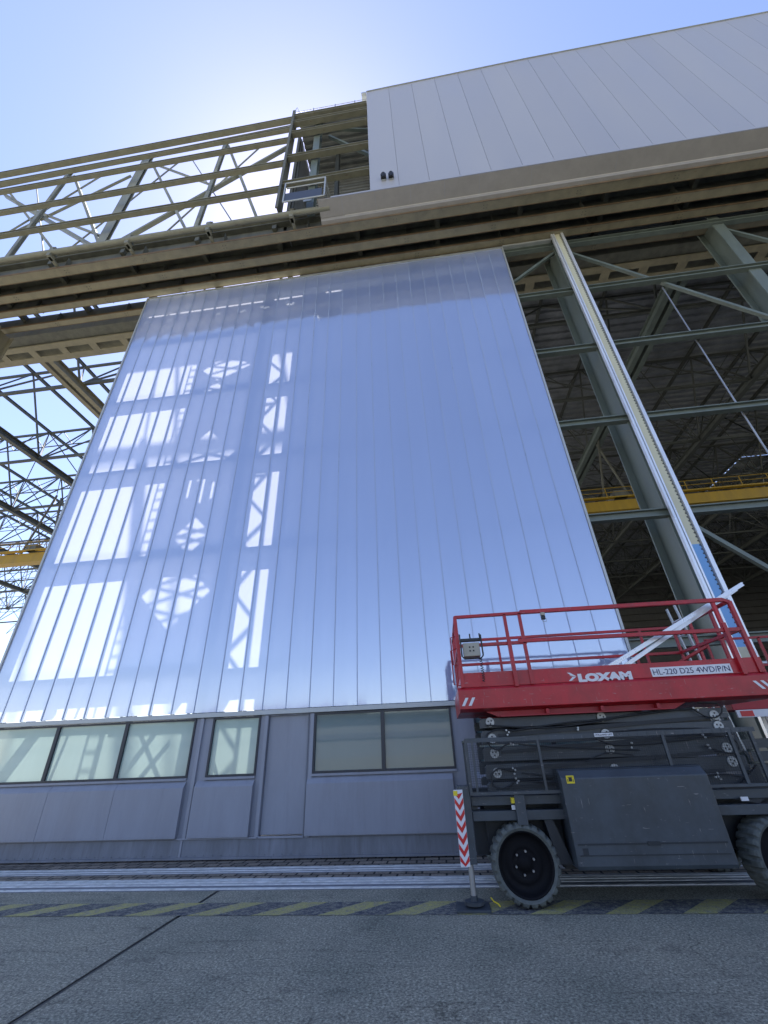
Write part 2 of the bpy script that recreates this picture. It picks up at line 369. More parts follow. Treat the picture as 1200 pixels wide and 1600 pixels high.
for a, b in wins:
    f = MB(); t = .035
    f.box(a, b, -.03, .10, zb, zb+t); f.box(a, b, -.03, .10, zt-t, zt); f.box(a, a+t, -.03, .10, zb+t, zt-t); f.box(b-t, b, -.03, .10, zb+t, zt-t)
    fo = f.build('window', M['winframe'], door)
    MB().quad((a+t, .014, zb+t), (b-t, .014, zb+t), (b-t, .014, zt-t), (a+t, .014, zt-t)).build('pane', M['frost' if a < -3 else 'unlit'], fo, out=-1)
sb = MB()
for a, b in ((BX0, -4.97), (-4.60, -3.60), (-2.49, .20), (.62, 3.4)): sb.box(a, b, -.05, -.0, zb-.045, zb-.005)
sb.build('window_sill', M['base'], door, .003)
dl = MB().box(-3.42, -2.62, .03, .08, .34, 2.26); dlo = dl.build('service_door', M['base'], door, .003)
g = MB(); g.box(-3.45, -3.42, -.02, .1, .33, 2.28); g.box(-2.62, -2.60, -.02, .1, .33, 2.28); g.box(-3.42, -2.62, -.02, .1, 2.26, 2.285); g.build('door_frame', M['base_dark'], dlo)

# ================================================================== BARE LEAF ON THE RIGHT
leaf = empty('door_frame', (6, .3, 0), 'bare sage green door skeleton of columns, girts and braces right of the clad door', 'frame')
for x, dp in ((5.80, .92), (11.25, .60), (16.6, .6)):
    MB().hbeam((x, .16+dp/2, .05), (x, .16+dp/2, 17.75), .36, dp, (0,1,0), .02).build('frame_column', M['frame'], leaf)
for z in GZ+(17.3,):
    x1 = 17
    MB().hbeam((3.86, .14, z), (x1, .14, z), .17, .17, (0,0,1), .014).build('girt', M['frame'], leaf)
for a, b in (((6.0, 17.0), (11.0, 12.0)), ((5.6, 17.0), (3.9, 15.6)), ((11.45, 16.9), (16.4, 12)), ((6.0, 5.9), (11, .6))):
    MB().bar((a[0], .22, a[1]), (b[0], .22, b[1]), .10, .09).build('brace', M['frame'], leaf)
MB().tube([(8.48, .3, 14.4), (8.66, .3, 3.2)], .022, 8).build('sag_rod', M['steel'], leaf)
MB().box(3.9, 17, -.02, .3, .05, .45).build('bottom_rail', M['base_dark'], leaf)
mast = empty('guide_post', (5.78, -.05, 0), 'cream edge post with silver rims and blue film near its foot, beside the bare frame', 'post')
MB().box(5.69, 5.87, -.10, .0, 5.2, 17.75).build('cream_core', M['cream'], mast)
MB().box(5.69, 5.87, -.10, .0, 3.05, 5.2).build('film_wrap', M['film'], mast)
MB().box(5.69, 5.87, -.10, .0, .02, 3.05).build('cream_foot', M['cream'], mast)
for a, b in ((5.56, 5.62), (5.64, 5.68), (5.90, 5.985)):
    MB().box(a, b, -.14, -.05, .02, 17.75).build('rim', M['alu'], mast, .006)
hl = MB()
for i in range(150):
    z = 3.1+i*.098; hl.box(5.845, 5.875, -.104, -.10, z, z+.03)
hl.build('slots', M['black'], mast)

# head strip from door to post
tag(MB().box(3.83, 5.56, -.05, .08, 17.42, 17.5).build('head_strip', M['trim']), 'thin pale strip joining the clad door top to the cream post', 'strip')

# ================================================================== OVERHEAD GUIDE RAILS
names = ['outermost beige overhead guide rail directly behind the soffit', 'second overhead guide rail counted from the outside', 'overhead guide rail the clad door hangs from', 'innermost overhead guide rail behind the clad door head']
for n, (y, wd) in enumerate(((-1.39, .30), (-.70, .28), (-.02, .24), (.55, .22))):
    e = empty('overhead_rail', (0, y, 17.6), names[n], 'rail', 'overhead door guide rails')
    yy = y if n != 2 else -.12
    MB().box(-32, 32, yy-wd/2, yy+wd/2, 17.60, 17.635).build('flange', M['rail'], e)
    lp = MB()
    lp.box(-32, 32, yy-wd/2-.012, yy-wd/2, 17.585, 17.67); lp.box(-32, 32, yy+wd/2, yy+wd/2+.012, 17.585, 17.67)
    lp.build('lip', M['rust'], e)
    MB().box(-32, 32, yy+.02, yy+.05, 17.635, 18.35).build('web', M['dark_steel'], e)
    bm_ = MB()
    for i in range(20):
        x = -31+i*3.1 + n*.35; bm_ = MB()
        bm_.box(x, x+.012, yy-wd/2, yy+.02, 17.65, 18.2); bm_.box(x+.1, x+.112, yy+.05, yy+wd/2+.08, 17.65, 18.2)
        for dx in (-.06, .05):
            for dy in (-.05, .04): bm_.box(x+dx, x+dx+.025, yy+dy, yy+dy+.025, 17.585, 17.60)
        bm_.build('stiffener', M['dark_steel'], e)
hb = MB(); hb.box(-32, 32, -1.55, -.9, 18.36, 18.40); hb.box(-32, 32, -.85, -.25, 18.36, 18.40); hb.box(-32, 32, -.2, .40, 18.36, 18.40)
for i in range(22):
    x = -31+i*2.95; hb.box(x, x+.16, -1.5, .6, 18.1, 18.35)
tag(hb.build('soffit_plate', M['dark_steel']), 'dark steel plates and cross ties bridging above the overhead rails', 'plate')
# outer tube rail with posts, left half
tb = empty('handrail_pipe', (-10, -1.85, 17.8), 'thick grey steel pipe running along the outer edge below the open girders', 'pipe')
MB().tube([(-32, -1.92, 17.95), (-2.2, -1.92, 17.95)], .10, 14).build('pipe', M['olive'], tb)
for i in range(10):
    x = -3.55-i*3.05
    m = MB(); m.box(x-.05, x+.05, -1.9, -1.45, 17.70, 17.80); m.box(x-.07, x+.07, -1.98, -1.75, 17.70, 18.22); m.box(x-.12, x+.12, -1.96, -1.76, 18.18, 18.24)
    m.build('bracket', M['olive'], tb)
lc = empty('bottom_chord', (-10, -1.6, 18.6), 'olive channel beam under the open girder just above the grey pipe', 'beam')
MB().hbeam((-32, -1.5, 18.62), (-2.2, -1.5, 18.62), .18, .28).build('chord', M['olive'], lc)
m = MB()
for i in range(28):
    x = -31+i*1.05; m.box(x, x+.3, -1.35, -1.2, 17.7, 18.5)
m.build('batten_plate', M['olive'], lc)

# horizontal plate girder with cut-outs
pg = empty('plate_girder', (0, 1.8, 17.7), 'beige horizontal girder with slanted rectangular cut-outs behind the overhead rails', 'girder')
m = MB(); m.box(-32, 32, 1.42, 1.68, 17.66, 17.72); m.box(-32, 32, 2.0, 2.30, 17.66, 17.72)
m.build('chord_plate', M['rail'], pg)
for i in range(44):
    x = -31.5+i*1.46
    MB().add([(x,1.68,17.66),(x+.34,1.68,17.66),(x+.34,2.0,17.66),(x,2.0,17.66),(x,1.68,17.72),(x+.34,1.68,17.72),(x+.34,2.0,17.72),(x,2.0,17.72)], [(0,1,2,3),(4,5,6,7),(0,1,5,4),(1,2,6,5),(2,3,7,6),(3,0,4,7)]).build('cross_plate', M['rail'], pg)
MB().box(-32, 32, 1.50, 2.25, 17.95, 17.99).build('top_plate', M['dark_steel'], pg)
MB().box(-32, 32, .98, 1.40, 17.75, 18.1).build('edge_beam', M['dark_steel'], pg)

# column at the far left edge (next leaf)
tag(MB().hbeam((-16.9, .55, .05), (-16.9, .55, 17.5), .38, .6, (0,1,0), .02).build('steel_column', M['rail']), 'weathered steel column cut off by the left edge under the rails', 'column')

# ================================================================== UPPER FACADE: PURLINS, TRUSS, CLADDING
pn = ['topmost long girt of the stripped upper facade, against the sky', 'second girt from the top of the stripped upper facade', 'third girt from the top of the stripped upper facade', 'fourth girt down the stripped upper facade', 'lowest girt of the stripped upper facade, above the pipe']
for n, (z, h) in enumerate(((25.95, .20), (24.95, .15), (23.85, .16), (21.72, .17), (19.62, .17))):
    dz = (.45, .45, .2, .15, .05)[n]
    e = tag(MB().hbeam((-32, -2.05, z-dz*1.3), (-4.0, -2.05, z+dz*.02), h, .15, (0,0,1), .014).build('facade_girt', M['olive']), pn[n], 'girt', 'girts of the stripped upper facade')
tw = [26.2, 24.95, 23.3, 21.55, 19.55]
for n, z in enumerate((26.25, 25.55, 24.45, 22.15, 19.95)):
    tag(MB().hbeam((-4.0, -2.02, z), (-.76, -2.02, z+.06), .20, .20, (0,0,1), .014).build('tower_girt', M['olive']), ('topmost','second from top','middle','second from bottom','lowest')[n]+' short girt in the uncovered bay left of the cladding', 'girt', 'short girts in the uncovered bay')
tr = empty('facade_truss', (-11, -1.6, 19), 'large open truss with thin diagonals standing behind the stripped girts', 'truss')
_a, _b = at(0, 290, Y=-1.6), at(455, 199, Y=-1.6); MB().hbeam(tuple(_b+(_a-_b)*2.0), tuple(_b), .14, .12).build('top_chord', M['olive'], tr)
for x, wd in ((-15.25, .15), (-11.28, .38), (-7.45, .15), (-19.2, .15), (-23.1, .38)):
    MB().hbeam((x, -1.55, 18.7), (x, -1.55, 26.4), wd, .12, (0,1,0), .012).build('post', M['pale'], tr)
for a, b, t in (((-18.5, 25.8), (-13.5, 19.2), .14), ((-15.2, 26.2), (-11.6, 19.2), .15), ((-11.3, 26.4), (-8.0, 19.2), .15), ((-7.45, 26.5), (-5.1, 19.0), .15),
                ((-4.4, 25.4), (-10.7, 19.3), .15), ((-18.5, 25.4), (-11.9, 19.2), .16), ((-16.0, 23.2), (-11.6, 19.8), .09), ((-12.0, 25.2), (-16.2, 21.6), .09), ((-11.2, 26.2), (-7.4, 22.6), .08), ((-22.8, 26), (-19.4, 19.2), .14),
                ((-13.6, 25.9), (-18.2, 19.4), .06), ((-9.6, 26.2), (-12.9, 19.4), .05), ((-9.3, 26.2), (-6.2, 19.4), .05), ((-5.6, 26.4), (-8.9, 19.4), .05), ((-17.0, 25.7), (-14.1, 19.4), .05)):
    MB().bar((a[0], -1.35, a[1]), (b[0], -1.35, b[1]), t, t*.8).build('diagonal', M['pale'], tr)

for x, z in ((-15.25, 26.1), (-11.28, 26.25), (-7.45, 26.35), (-15.25, 19.4), (-11.28, 19.4), (-7.45, 19.4), (-8.0, 19.4), (-5.1, 19.3)):
    MB().prismy([(x-.28, z), (x-.12, z-.26), (x+.12, z-.26), (x+.28, z), (x+.2, z+.14), (x-.2, z+.14)], -1.30, -1.285).build('gusset_plate', M['pale'], tr)
# edge column and inside of the uncovered bay
bay = empty('bay_frame', (-4, -1.8, 18), 'dark uncovered bay with corner post and ribbed lining left of the grey cladding', 'frame')
MB().hbeam((-4.05, -1.95, 18.1), (-4.05, -1.95, 26.75), .10, .34, (0,1,0), .02).build('corner_post', M['dark_steel'], bay)
MB().hbeam((-4.0, -1.2, 18.1), (-4.0, -1.2, 26.6), .12, .3, (0,1,0), .02).build('rear_post', M['truss'], bay)
MB().hbeam((-2.95, -1.75, 18.2), (-2.95, -1.75, 26.4), .26, .22, (0,1,0), .02).build('middle_post', M['frame'], bay)
MB().hbeam((-2.35, -.6, 18.2), (-2.35, -.6, 26.4), .16, .2, (0,1,0), .02).build('inner_post', M['truss'], bay)
for a, b in (((-2.8, 25.9), (-.7, 24.8)), ((-2.5, 24.9), (-.6, 22.2))):
    MB().bar((a[0], -1.6, a[1]), (b[0], -1.6, b[1]), .12, .1).build('diagonal', M['frame'], bay)
rb = MB(); zz = 18.3; k = 0
while zz < 26.6:
    rb.prism([(.62, zz), (.62, zz+.11), (.52, zz+.14), (.52, zz+.25), (.62, zz+.28), (.66, zz+.28), (.66, zz)], -3.9, 28); zz += .28
rb.build('ribbed_lining', M['lining'], bay)
MB().box(-4.0, -3.96, -1.15, 3, 18.3, 26.6).build('side_lining', M['deck'], bay)
m = MB().box(-3.9, 28, -1.9, .5, 26.42, 26.48)
for k in range(9): m.prism([(-1.75+k*.26, 26.419), (-1.72+k*.26, 26.33), (-1.62+k*.26, 26.33), (-1.59+k*.26, 26.419)], -3.9, 28)
m.build('roof_sheet', M['lining'], bay)
MB().box(-2.9, -1.0, -.9, .4, 18.45, 18.52).build('walkway', M['dark_steel'], bay)
# roof edge safety line
sl_ = empty('safety_line', (-2.5, -2, 26.8), 'thin roof-edge safety wire on short stanchions above the uncovered bay', 'wire')
for x in (-4.05, -3.2, -2.2, -1.3): MB().tube([(x, -2, 26.5), (x, -2, 27.05 if x > -4 else 27.2)], .022, 6).build('stanchion', M['steel'], sl_)
MB().tube([(-4.05, -2, 26.95), (-.75, -2, 27.0)], .012, 6).build('wire', M['steel'], sl_)
MB().tube([(-4.15, -2, 26.7), (-4.0, -2, 27.5), (-3.8, -2, 26.7)], .014, 6).build('loop', M['steel'], sl_)
# maintenance cage
cg = empty('access_cage', (-3, -2.1, 18), 'small silver-railed access cage hanging at the foot of the uncovered bay', 'cage')
def rect_tube(x0, x1, z0, z1, y, r): return MB().tube([(x0,y,z0),(x1,y,z0)], r, 8).tube([(x0,y,z1),(x1,y,z1)], r, 8).tube([(x0,y,z0),(x0,y,z1)], r, 8).tube([(x1,y,z0),(x1,y,z1)], r, 8)
fr_ = rect_tube(-3.78, -2.32, 18.1, 19.42, -2.25, .03); fr_.tube([(-3.78,-2.25,19.05),(-2.32,-2.25,19.05)], .025, 8); fr_.tube([(-2.32,-2.25,19.42),(-2.32,-1.4,19.42)], .03, 8); fr_.tube([(-2.32,-2.25,18.75),(-2.32,-1.4,18.75)], .025, 8); fr_.tube([(-2.32,-1.4,18.1),(-2.32,-1.4,19.42)], .03, 8)
fr_.build('railing', M['trim'], cg)
MB().box(-3.76, -2.42, -2.24, -2.22, 18.1, 18.72).build('mesh_panel', M['tarp'], cg)
MB().box(-3.2, -2.9, -1.9, -1.6, 18.75, 19.1).build('junction_box', M['trim'], cg)

# upper cladding
cl = empty('upper_cladding', (8, -2, 18), 'smooth light grey panel wall above the door opening', 'wall')
sp = 1.03; xs = [-.75] + [.26+sp*i for i in range(30)]
def ztop(x): return 27.38 + .062*min(x+.75, 7) + .022*max(0, x-6.25)
for i in range(len(xs)-1):
    a, b = xs[i]+.0045, xs[i+1]-.0045
    MB().add([(a,-2.12,18.05),(b,-2.12,18.05),(b,-2.12,ztop(b)),(a,-2.12,ztop(a)),(a,-2.0,18.05),(b,-2.0,18.05),(b,-2.0,ztop(b)),(a,-2.0,ztop(a))],
             [(0,1,2,3),(5,4,7,6),(0,4,5,1),(1,5,6,2),(2,6,7,3),(3,7,4,0)]).build('cladding_panel', M['clad'], cl, .004)
MB().add([(-.75,-2.09,18.06),(30,-2.09,18.06),(30,-2.09,ztop(30)-.03),(-.75,-2.09,ztop(-.75)-.03)], [(0,1,2,3)]).build('seam_backing', M['seam'], cl)
cp = MB()
for i in range(len(xs)-1): cp.bar((xs[i], -2.06, ztop(xs[i])+.02), (xs[i+1], -2.06, ztop(xs[i+1])+.02), .2, .035)
cp.build('coping', M['trim'], cl)
MB().box(-.98, -.76, -2.15, -1.6, 27.22, 27.36).build('coping_end', M['trim'], cl)
MB().box(-.75, 30, -1.99, -1.95, 18.1, 26.3).build('inner_sheet', M['dark_steel'], cl)
for k, lb in ((599, 'left one of two small black round wall lamps low on the grey cladding'), (611, 'right one of two small black round wall lamps low on the grey cladding')):
    p = at(k, 275.5 if k < 605 else 274, Y=-2.2)
    e = empty('wall_lamp', p, lb, 'lamp', 'pair of small wall lamps')
    MB().tube([(p.x, -2.13, p.z), (p.x, -2.27, p.z)], .095, 16).build('lamp_body', M['black'], e)
    MB().tube([(p.x, -2.25, p.z+.07), (p.x, -2.20, p.z-.11)], .07, 12).build('lens', M['black'], e)
    MB().box(p.x-.07, p.x+.07, -2.16, -2.121, p.z-.15, p.z-.10).build('bracket', M['trim'], e)
# soffit under the cladding
sf = empty('soffit', (8, -1.9, 17.9), 'beige grey sheet-metal soffit under the light grey cladding', 'soffit')
MB().box(-2.10, 30, -2.20, -2.122, 17.97, 18.09).build('flashing', M['clad'], sf, .004)
MB().prism([(-2.20, 17.96), (-1.70, 17.80), (-1.70, 17.84), (-2.20, 18.0)], -2.56, 30).build('soffit_sheet', M['soffit'], sf)
MB().prism([(-1.70, 17.83), (-1.66, 17.70), (-1.50, 17.66), (-1.50, 17.69), (-1.64, 17.73), (-1.68, 17.86)], -2.56, 30).build('soffit_lip', M['soffit'], sf)
MB().prism([(-1.712, 17.815), (-1.69, 17.79), (-1.68, 17.80), (-1.70, 17.83)], -1.7, 30).build('edge_trim', M['soffit_trim'], sf)
for x in (-1.75, -.6, .6, 1.75, 2.9, 4.6, 7.3):
    m = MB(); m.add([(x,-2.19,17.955),(x+.015,-2.19,17.955),(x+.015,-1.71,17.801),(x,-1.71,17.801)], [(0,1,2,3)])
    for v_ in range(len(m.v)): m.v[v_] = (m.v[v_][0], m.v[v_][1], m.v[v_][2]-.004)
    m.build('sheet_joint', M['seam'], sf)
MB().box(-2.57, -2.10, -2.19, -2.0, 18.0, 18.03).build('end_tape', M['plastic_orange'], sf)
MB().add([(-2.56,-2.20,17.96),(-2.56,-1.70,17.80),(-2.56,-1.5,17.68),(-2.56,-1.5,18.0),(-2.56,-2.2,18.0)], [(0,1,2,3,4)]).build('end_cap', M['soffit'], sf)

# ================================================================== ROOF SPACE FRAME
LX = [-2.8+7.3*i for i in range(-8, 9)]; LY = [4.8+5.4*j for j in range(10)]
ZL, ZU = 19.0, 24.0
ordn = ['first', 'second', 'third', 'fourth', 'fifth', 'sixth', 'seventh', 'eighth', 'ninth', 'tenth']
for j, y in enumerate(LY):
    e = empty('roof_truss', (0, y, ZL), ordn[j]+' cross truss of the hangar roof, counted inward from the door', 'truss', 'cross trusses of the hangar roof')
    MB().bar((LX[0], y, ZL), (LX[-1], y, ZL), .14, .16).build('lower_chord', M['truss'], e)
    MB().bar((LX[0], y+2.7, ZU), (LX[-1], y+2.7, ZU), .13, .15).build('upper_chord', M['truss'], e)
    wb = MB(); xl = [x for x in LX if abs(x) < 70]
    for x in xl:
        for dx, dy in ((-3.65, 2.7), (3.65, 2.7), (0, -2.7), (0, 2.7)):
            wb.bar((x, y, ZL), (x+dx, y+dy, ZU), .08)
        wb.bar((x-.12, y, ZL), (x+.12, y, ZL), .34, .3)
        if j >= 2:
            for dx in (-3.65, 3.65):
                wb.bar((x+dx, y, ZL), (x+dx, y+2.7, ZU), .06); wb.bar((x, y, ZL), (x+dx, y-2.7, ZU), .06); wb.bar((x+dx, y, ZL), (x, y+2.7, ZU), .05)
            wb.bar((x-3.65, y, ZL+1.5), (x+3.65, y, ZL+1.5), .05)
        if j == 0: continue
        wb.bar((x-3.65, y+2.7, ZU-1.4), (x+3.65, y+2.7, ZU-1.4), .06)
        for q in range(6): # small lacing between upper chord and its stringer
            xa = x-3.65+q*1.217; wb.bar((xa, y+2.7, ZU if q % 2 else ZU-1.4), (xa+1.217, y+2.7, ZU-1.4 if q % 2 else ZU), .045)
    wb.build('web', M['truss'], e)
for i, x in enumerate(LX):
    if x < -48 or x > 46: continue
    side = 'left of' if x < -10 else ('behind' if x < 3.8 else 'right of')
    dbl = abs(x+17.4) < .1 or abs(x-11.8) < .1
    k = round((x+2.8)/7.3)
    lb = (ordn[abs(k)-1] if k else 'middle')+(' lengthwise roof girder ' + ('left' if k < 0 else 'right') + ' of the middle one' if k else ' lengthwise roof girder behind the clad door')
    if dbl: lb = 'pair of beams hung close together '+('left' if x < 0 else 'right')+' of the clad door, running inward'
    if dbl:
        e = empty('crane_runway', (x, 1.6, ZL), lb, 'girder', 'twin runway beams')
        for dx in (-.22, .22): MB().hbeam((x+dx, 1.6, ZL-.3), (x+dx, 56, ZL-.3), .26, .42, (0,0,1), .02).build('beam', M['rail' if x < 0 else 'frame'], e)
    else:
        tag(MB().hbeam((x, 4.8, ZL), (x, 56, ZL), .30, .38, (0,0,1), .02).build('roof_girder', M['truss']), lb, 'girder', 'lengthwise roof girders')
def nth(n): return (ordn+['eleventh', 'twelfth', 'thirteenth', 'fourteenth', 'fifteenth', 'sixteenth'])[n-1]
for i in range(-16, 16):
    x = -2.8+3.65*i
    if x < -46 or x > 48: continue
    k = i
    tag(MB().hbeam((x, 1.5, ZU+.12 if x < -3.9 else ZU+.35), (x, 56, ZU+.12 if x < -3.9 else ZU+.35), .12, .20, (0,0,1), .012).build('roof_purlin', M['truss']),
        'thin ' + (nth(-i) + ' purlin left of the clad door middle, open to the sky' if x < -3.9 else (nth(i+1) + ' purlin under the ribbed deck, counted from the clad door')), 'purlin', 'purlins open to the sky' if x < -3.9 else 'purlins under the ribbed deck')
# roof deck (ribs run across), right part only
dk = MB(); y = 0.7; per = .55
_q = [at(1103, 774, Z=24.6), at(1120, 774, Z=24.6), at(1171, 714, Z=24.6)]
SKY = [(_q[0].x-.3, _q[1].x+.9, _q[2].y, _q[0].y)]
_q = [at(966, 914, Z=24.6), at(983, 914, Z=24.6), at(984, 902, Z=24.6)]
SKY.append((_q[0].x-.2, _q[1].x+.4, _q[2].y, _q[0].y))
prof = []
while y < 58:
    prof += [(y, 24.60), (y+.16, 24.60), (y+.22, 24.74), (y+.49, 24.74)]; y += per
vs = []; fs = []
for i in range(len(prof)-1):
    (ya, za), (yb, zb_) = prof[i], prof[i+1]; spans = [(-3.95, 58)]
    for (x0, x1, y0_, y1_) in SKY:
        if ya > y0_ and yb < y1_:
            a, b = spans[-1] if x0 > spans[-1][0] else spans[0]
            spans.remove((a, b)); spans += [(a, x0), (x1, b)]; spans.sort()
    for a, b in spans:
        n_ = len(vs); vs += [(a, ya, za), (b, ya, za), (b, yb, zb_), (a, yb, zb_)]; fs.append((n_, n_+1, n_+2, n_+3))
tag(dk.add(vs, fs).build('roof_deck', M['deck']), 'ribbed grey metal roof deck over the right half of the hangar', 'roof')
for n, (x0, x1, ya, yb) in enumerate(SKY):
    tag(MB().quad((x0-.1, ya-.1, 24.585), (x1+.1, ya-.1, 24.585), (x1+.1, yb+.1, 24.585), (x0-.1, yb+.1, 24.585)).build('skylight', M['skylight']), ('long bright rooflight in the dark roof deck, above the yellow crane', 'short bright rooflight in the dark roof deck, low beside the door edge')[n], 'skylight')
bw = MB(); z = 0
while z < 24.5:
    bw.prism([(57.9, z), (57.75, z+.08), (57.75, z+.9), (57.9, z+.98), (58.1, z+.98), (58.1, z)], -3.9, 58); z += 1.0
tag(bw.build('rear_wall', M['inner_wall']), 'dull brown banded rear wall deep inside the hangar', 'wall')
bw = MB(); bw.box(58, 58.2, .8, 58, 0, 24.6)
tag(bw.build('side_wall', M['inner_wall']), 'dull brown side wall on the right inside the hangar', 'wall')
# overhead crane
yc = 14.0; zc = 13.62
cr = empty('bridge_crane', (0, yc, zc), 'yellow overhead travelling crane girder spanning inside the hangar', 'crane')
MB().box(-45, 45, yc-.30, yc+.30, zc-.30, zc+.34).build('bridge_girder', M['crane'], cr)
MB().box(-45, 45, yc-.55, yc-.32, zc+.42, zc+.50).build('walkway', M['crane'], cr)
m = MB()
for i in range(60):
    x = -44.5+i*1.5; m.bar((x, yc-.5, zc+.5), (x, yc-.5, zc+1.1), .035)
for h in (.8, 1.1): m.bar((-45, yc-.5, zc+h), (45, yc-.5, zc+h), .03)
m.build('walkway_rail', M['crane'], cr)
for x in (-26.4, -17.4, 11.8, 26.4):
    m = MB(); m.box(x-.35, x+.35, yc-.5, yc+.5, zc+.42, zc+.9); m.bar((x-.9, yc-.2, zc+.4), (x, yc-.2, 18.6), .1); m.bar((x+.9, yc+.2, zc+.4), (x, yc+.2, 18.6), .1)
    m.build('hanger', M['dark_steel'], cr)

# ================================================================== THINGS BEHIND THE CLAD DOOR
iw = MB(); z = .02  # unseen wall added to keep sun off the right half of the door
while z < 16.6:
    iw.prism([(1.30, z), (1.27, z+.03), (1.27, z+.27), (1.30, z+.30), (1.34, z+.30), (1.34, z)], -4.30, 3.75); z += .3
tag(iw.build('sun_blocker', M['blocker']), 'ribbed partition added unseen to keep sun off the right half of the clad door', 'wall')
bm = bmesh.new()
def loop(pts):
    v = [bm.verts.new((p[0], 1.5, p[1])) for p in pts]; [bm.edges.new((v[i], v[(i+1) % len(v)])) for i in range(len(v))]
sh = (-.404*1.5, 1.946*1.5)
SX0, SX1 = -7.12+sh[0], -5.12+sh[0]  # unseen sheet added and cut to shape the lit patches on the door
loop([(SX0, 5.7), (SX1, 5.7), (SX1, 17.0), (SX0, 17.0)])
holes = []
for (px, py, r) in ((371, 572, .85), (336, 608, .40), (338, 708, .95), (300, 835, .55), (284, 925, .9)):
    q = at(px, py, Y=0); cx, cz = q.x+sh[0], q.z+sh[1]
    cx = min(max(cx, SX0+r+.05), SX1-r-.05); cz = max(cz, 5.8+r); holes.append((cx, cz, r)); loop([(cx-r, cz), (cx, cz-r), (cx+r, cz), (cx, cz+r)])
for (x, z0, z1) in ((-7.2, 12.0, 12.6), (-6.9, 10.2, 11.4), (-6.5, 10.0, 11.5), (-6.2, 10.1, 11.2), (-7.1, 13.6, 14.4)):
    loop([(x+sh[0]+.5, z0+.5), (x+sh[0]+.58, z0+.5), (x+sh[0]+.58, z1), (x+sh[0]+.5, z1)])
bmesh.ops.triangle_fill(bm, use_beauty=True, edges=bm.edges[:])
ex = bmesh.ops.extrude_face_region(bm, geom=bm.faces[:]); bmesh.ops.translate(bm, vec=(0, .03, 0), verts=[v for v in ex['geom'] if isinstance(v, bmesh.types.BMVert)])
me = bpy.data.meshes.new('shadow_screen'); bm.to_mesh(me); bm.free(); me.materials.append(M['shade_sheet'])
scr = empty('shadow_screen', (-7, 1.5, 0), 'unseen tall screen with diamond openings, added to shape light on the left of the clad door', 'screen')
o = bpy.data.objects.new('screen_sheet', me); COL.objects.link(o); o.parent = scr; o.matrix_parent_inverse = root_inv(scr)
lt = MB()
for (cx, cz, r) in holes:
    for a in (-.5, .1, .6):
        lt.bar((cx-r, 1.7, cz+a*r), (cx+r, 1.7, cz+a*r+r*.5), .035); lt.bar((cx+r, 1.7, cz+a*r), (cx-r, 1.7, cz+a*r+r*.6), .035)
lt.build('lattice', M['dark_steel'], scr)
lt = MB(); [lt.bar((x, 1.56, 0), (x, 1.56, 5.8), .08) for x in (SX0+.1, SX1-.1)]; lt.build('legs', M['dark_steel'], scr)
tl_ = empty('shadow_tower', (-5.6, 2.2, 0), 'unseen slim lattice tower added to throw bar shadows on the bright strip of the clad door', 'tower')
lt = MB(); x0, x1 = -5.95, -4.85  # unseen lattice added to throw bar shadows on the lit strip
for x in (x0, x1): lt.bar((x, 2.0, 0), (x, 2.0, 17.5), .07)
z = .2; k = 0
while z < 17:
    lt.bar((x0, 2.0, z), (x1, 2.0, z+(1.15 if k % 2 else 1.5)), .055); lt.bar((x1, 2.0, z), (x0, 2.0, z+1.3), .05)
    if k % 2: lt.bar((x0, 2.0, z), (x1, 2.0, z), .05)
    z += 1.33; k += 1
lt.build('lattice', M['dark_steel'], tl_)
lad = empty('wall_ladder', (-9, 1.9, 0), 'narrow ladder seen as a faint shadow beside the diamond screen', 'ladder')
lt = MB(); 
for x in (-8.08, -7.80): lt.bar((x, 1.9, 0), (x, 1.9, 16.8), .04)
for k in range(52): lt.bar((-8.08, 1.9, .3+k*.32), (-7.80, 1.9, .3+k*.32), .025)
lt.build('ladder_frame', M['dark_steel'], lad)
# truss with X bracing behind the base windows
bt = empty('base_brace', (-6, 1.0, 0), 'braced frame showing as shadows in the frosted base windows', 'frame')
m = MB()
for a, b, t in (((-9.9, 1.4), (-8.4, 4.2), .12), ((-6.9, 2.2), (-5.4, 4.4), .05), ((-5.4, 2.4), (-6.9, 4.4), .05), ((-6.4, 2.4), (-5.6, 3.4), .04), ((-8.1, 2.2), (-7.8, 4.4), .04), ((-5.3, 2.6), (-4.4, 4.4), .06), ((-4.4, 2.6), (-5.3, 4.4), .05), ((-6.9, 2.3), (-5.3, 2.3), .05), ((-7.0, 3.6), (-5.2, 3.6), .04)):
    m.bar((a[0]-.2, .8, a[1]), (b[0]-.2, .8, b[1]), t)
m.build('bars', M['dark_steel'], bt)

# ================================================================== SCISSOR LIFT
YF = -2.70                              # near face of the platform
YB = -1.05
lift = empty('scissor_lift', (2.2, -1.9, 0), 'large lowered scissor lift with red platform and dark grey chassis in front of the door', 'scissor lift')
# platform
plat = MB(); plat.prism([(YF, 2.30), (YF-.03, 2.27), (YF-.03, 2.03), (YF+.10, 2.00), (YB-.1, 2.00), (YB+.03, 2.03), (YB+.03, 2.27), (YB, 2.30)], .27, 4.32)
pf = plat.build('platform', M['red'], lift, .006)
tbm = MB(); tbm.box(.33, 4.26, YF-.002, YF+.03, 2.302, 2.49); tbm.box(.33, 4.26, YB-.03, YB, 2.302, 2.46); tbm.box(.33, .36, YF+.03, YB-.03, 2.302, 2.46); tbm.box(4.23, 4.26, YF+.03, YB-.03, 2.302, 2.46)
tbm.build('toe_board', M['red'], pf, .004)
ub = MB(); ub.prismy([(.62, 1.998), (.78, 1.93), (3.05, 1.93), (3.2, 1.998)], YF+.12, YF+.17); ub.prismy([(.62, 1.998), (.78, 1.93), (3.05, 1.93), (3.2, 1.998)], YB-.2, YB-.12)
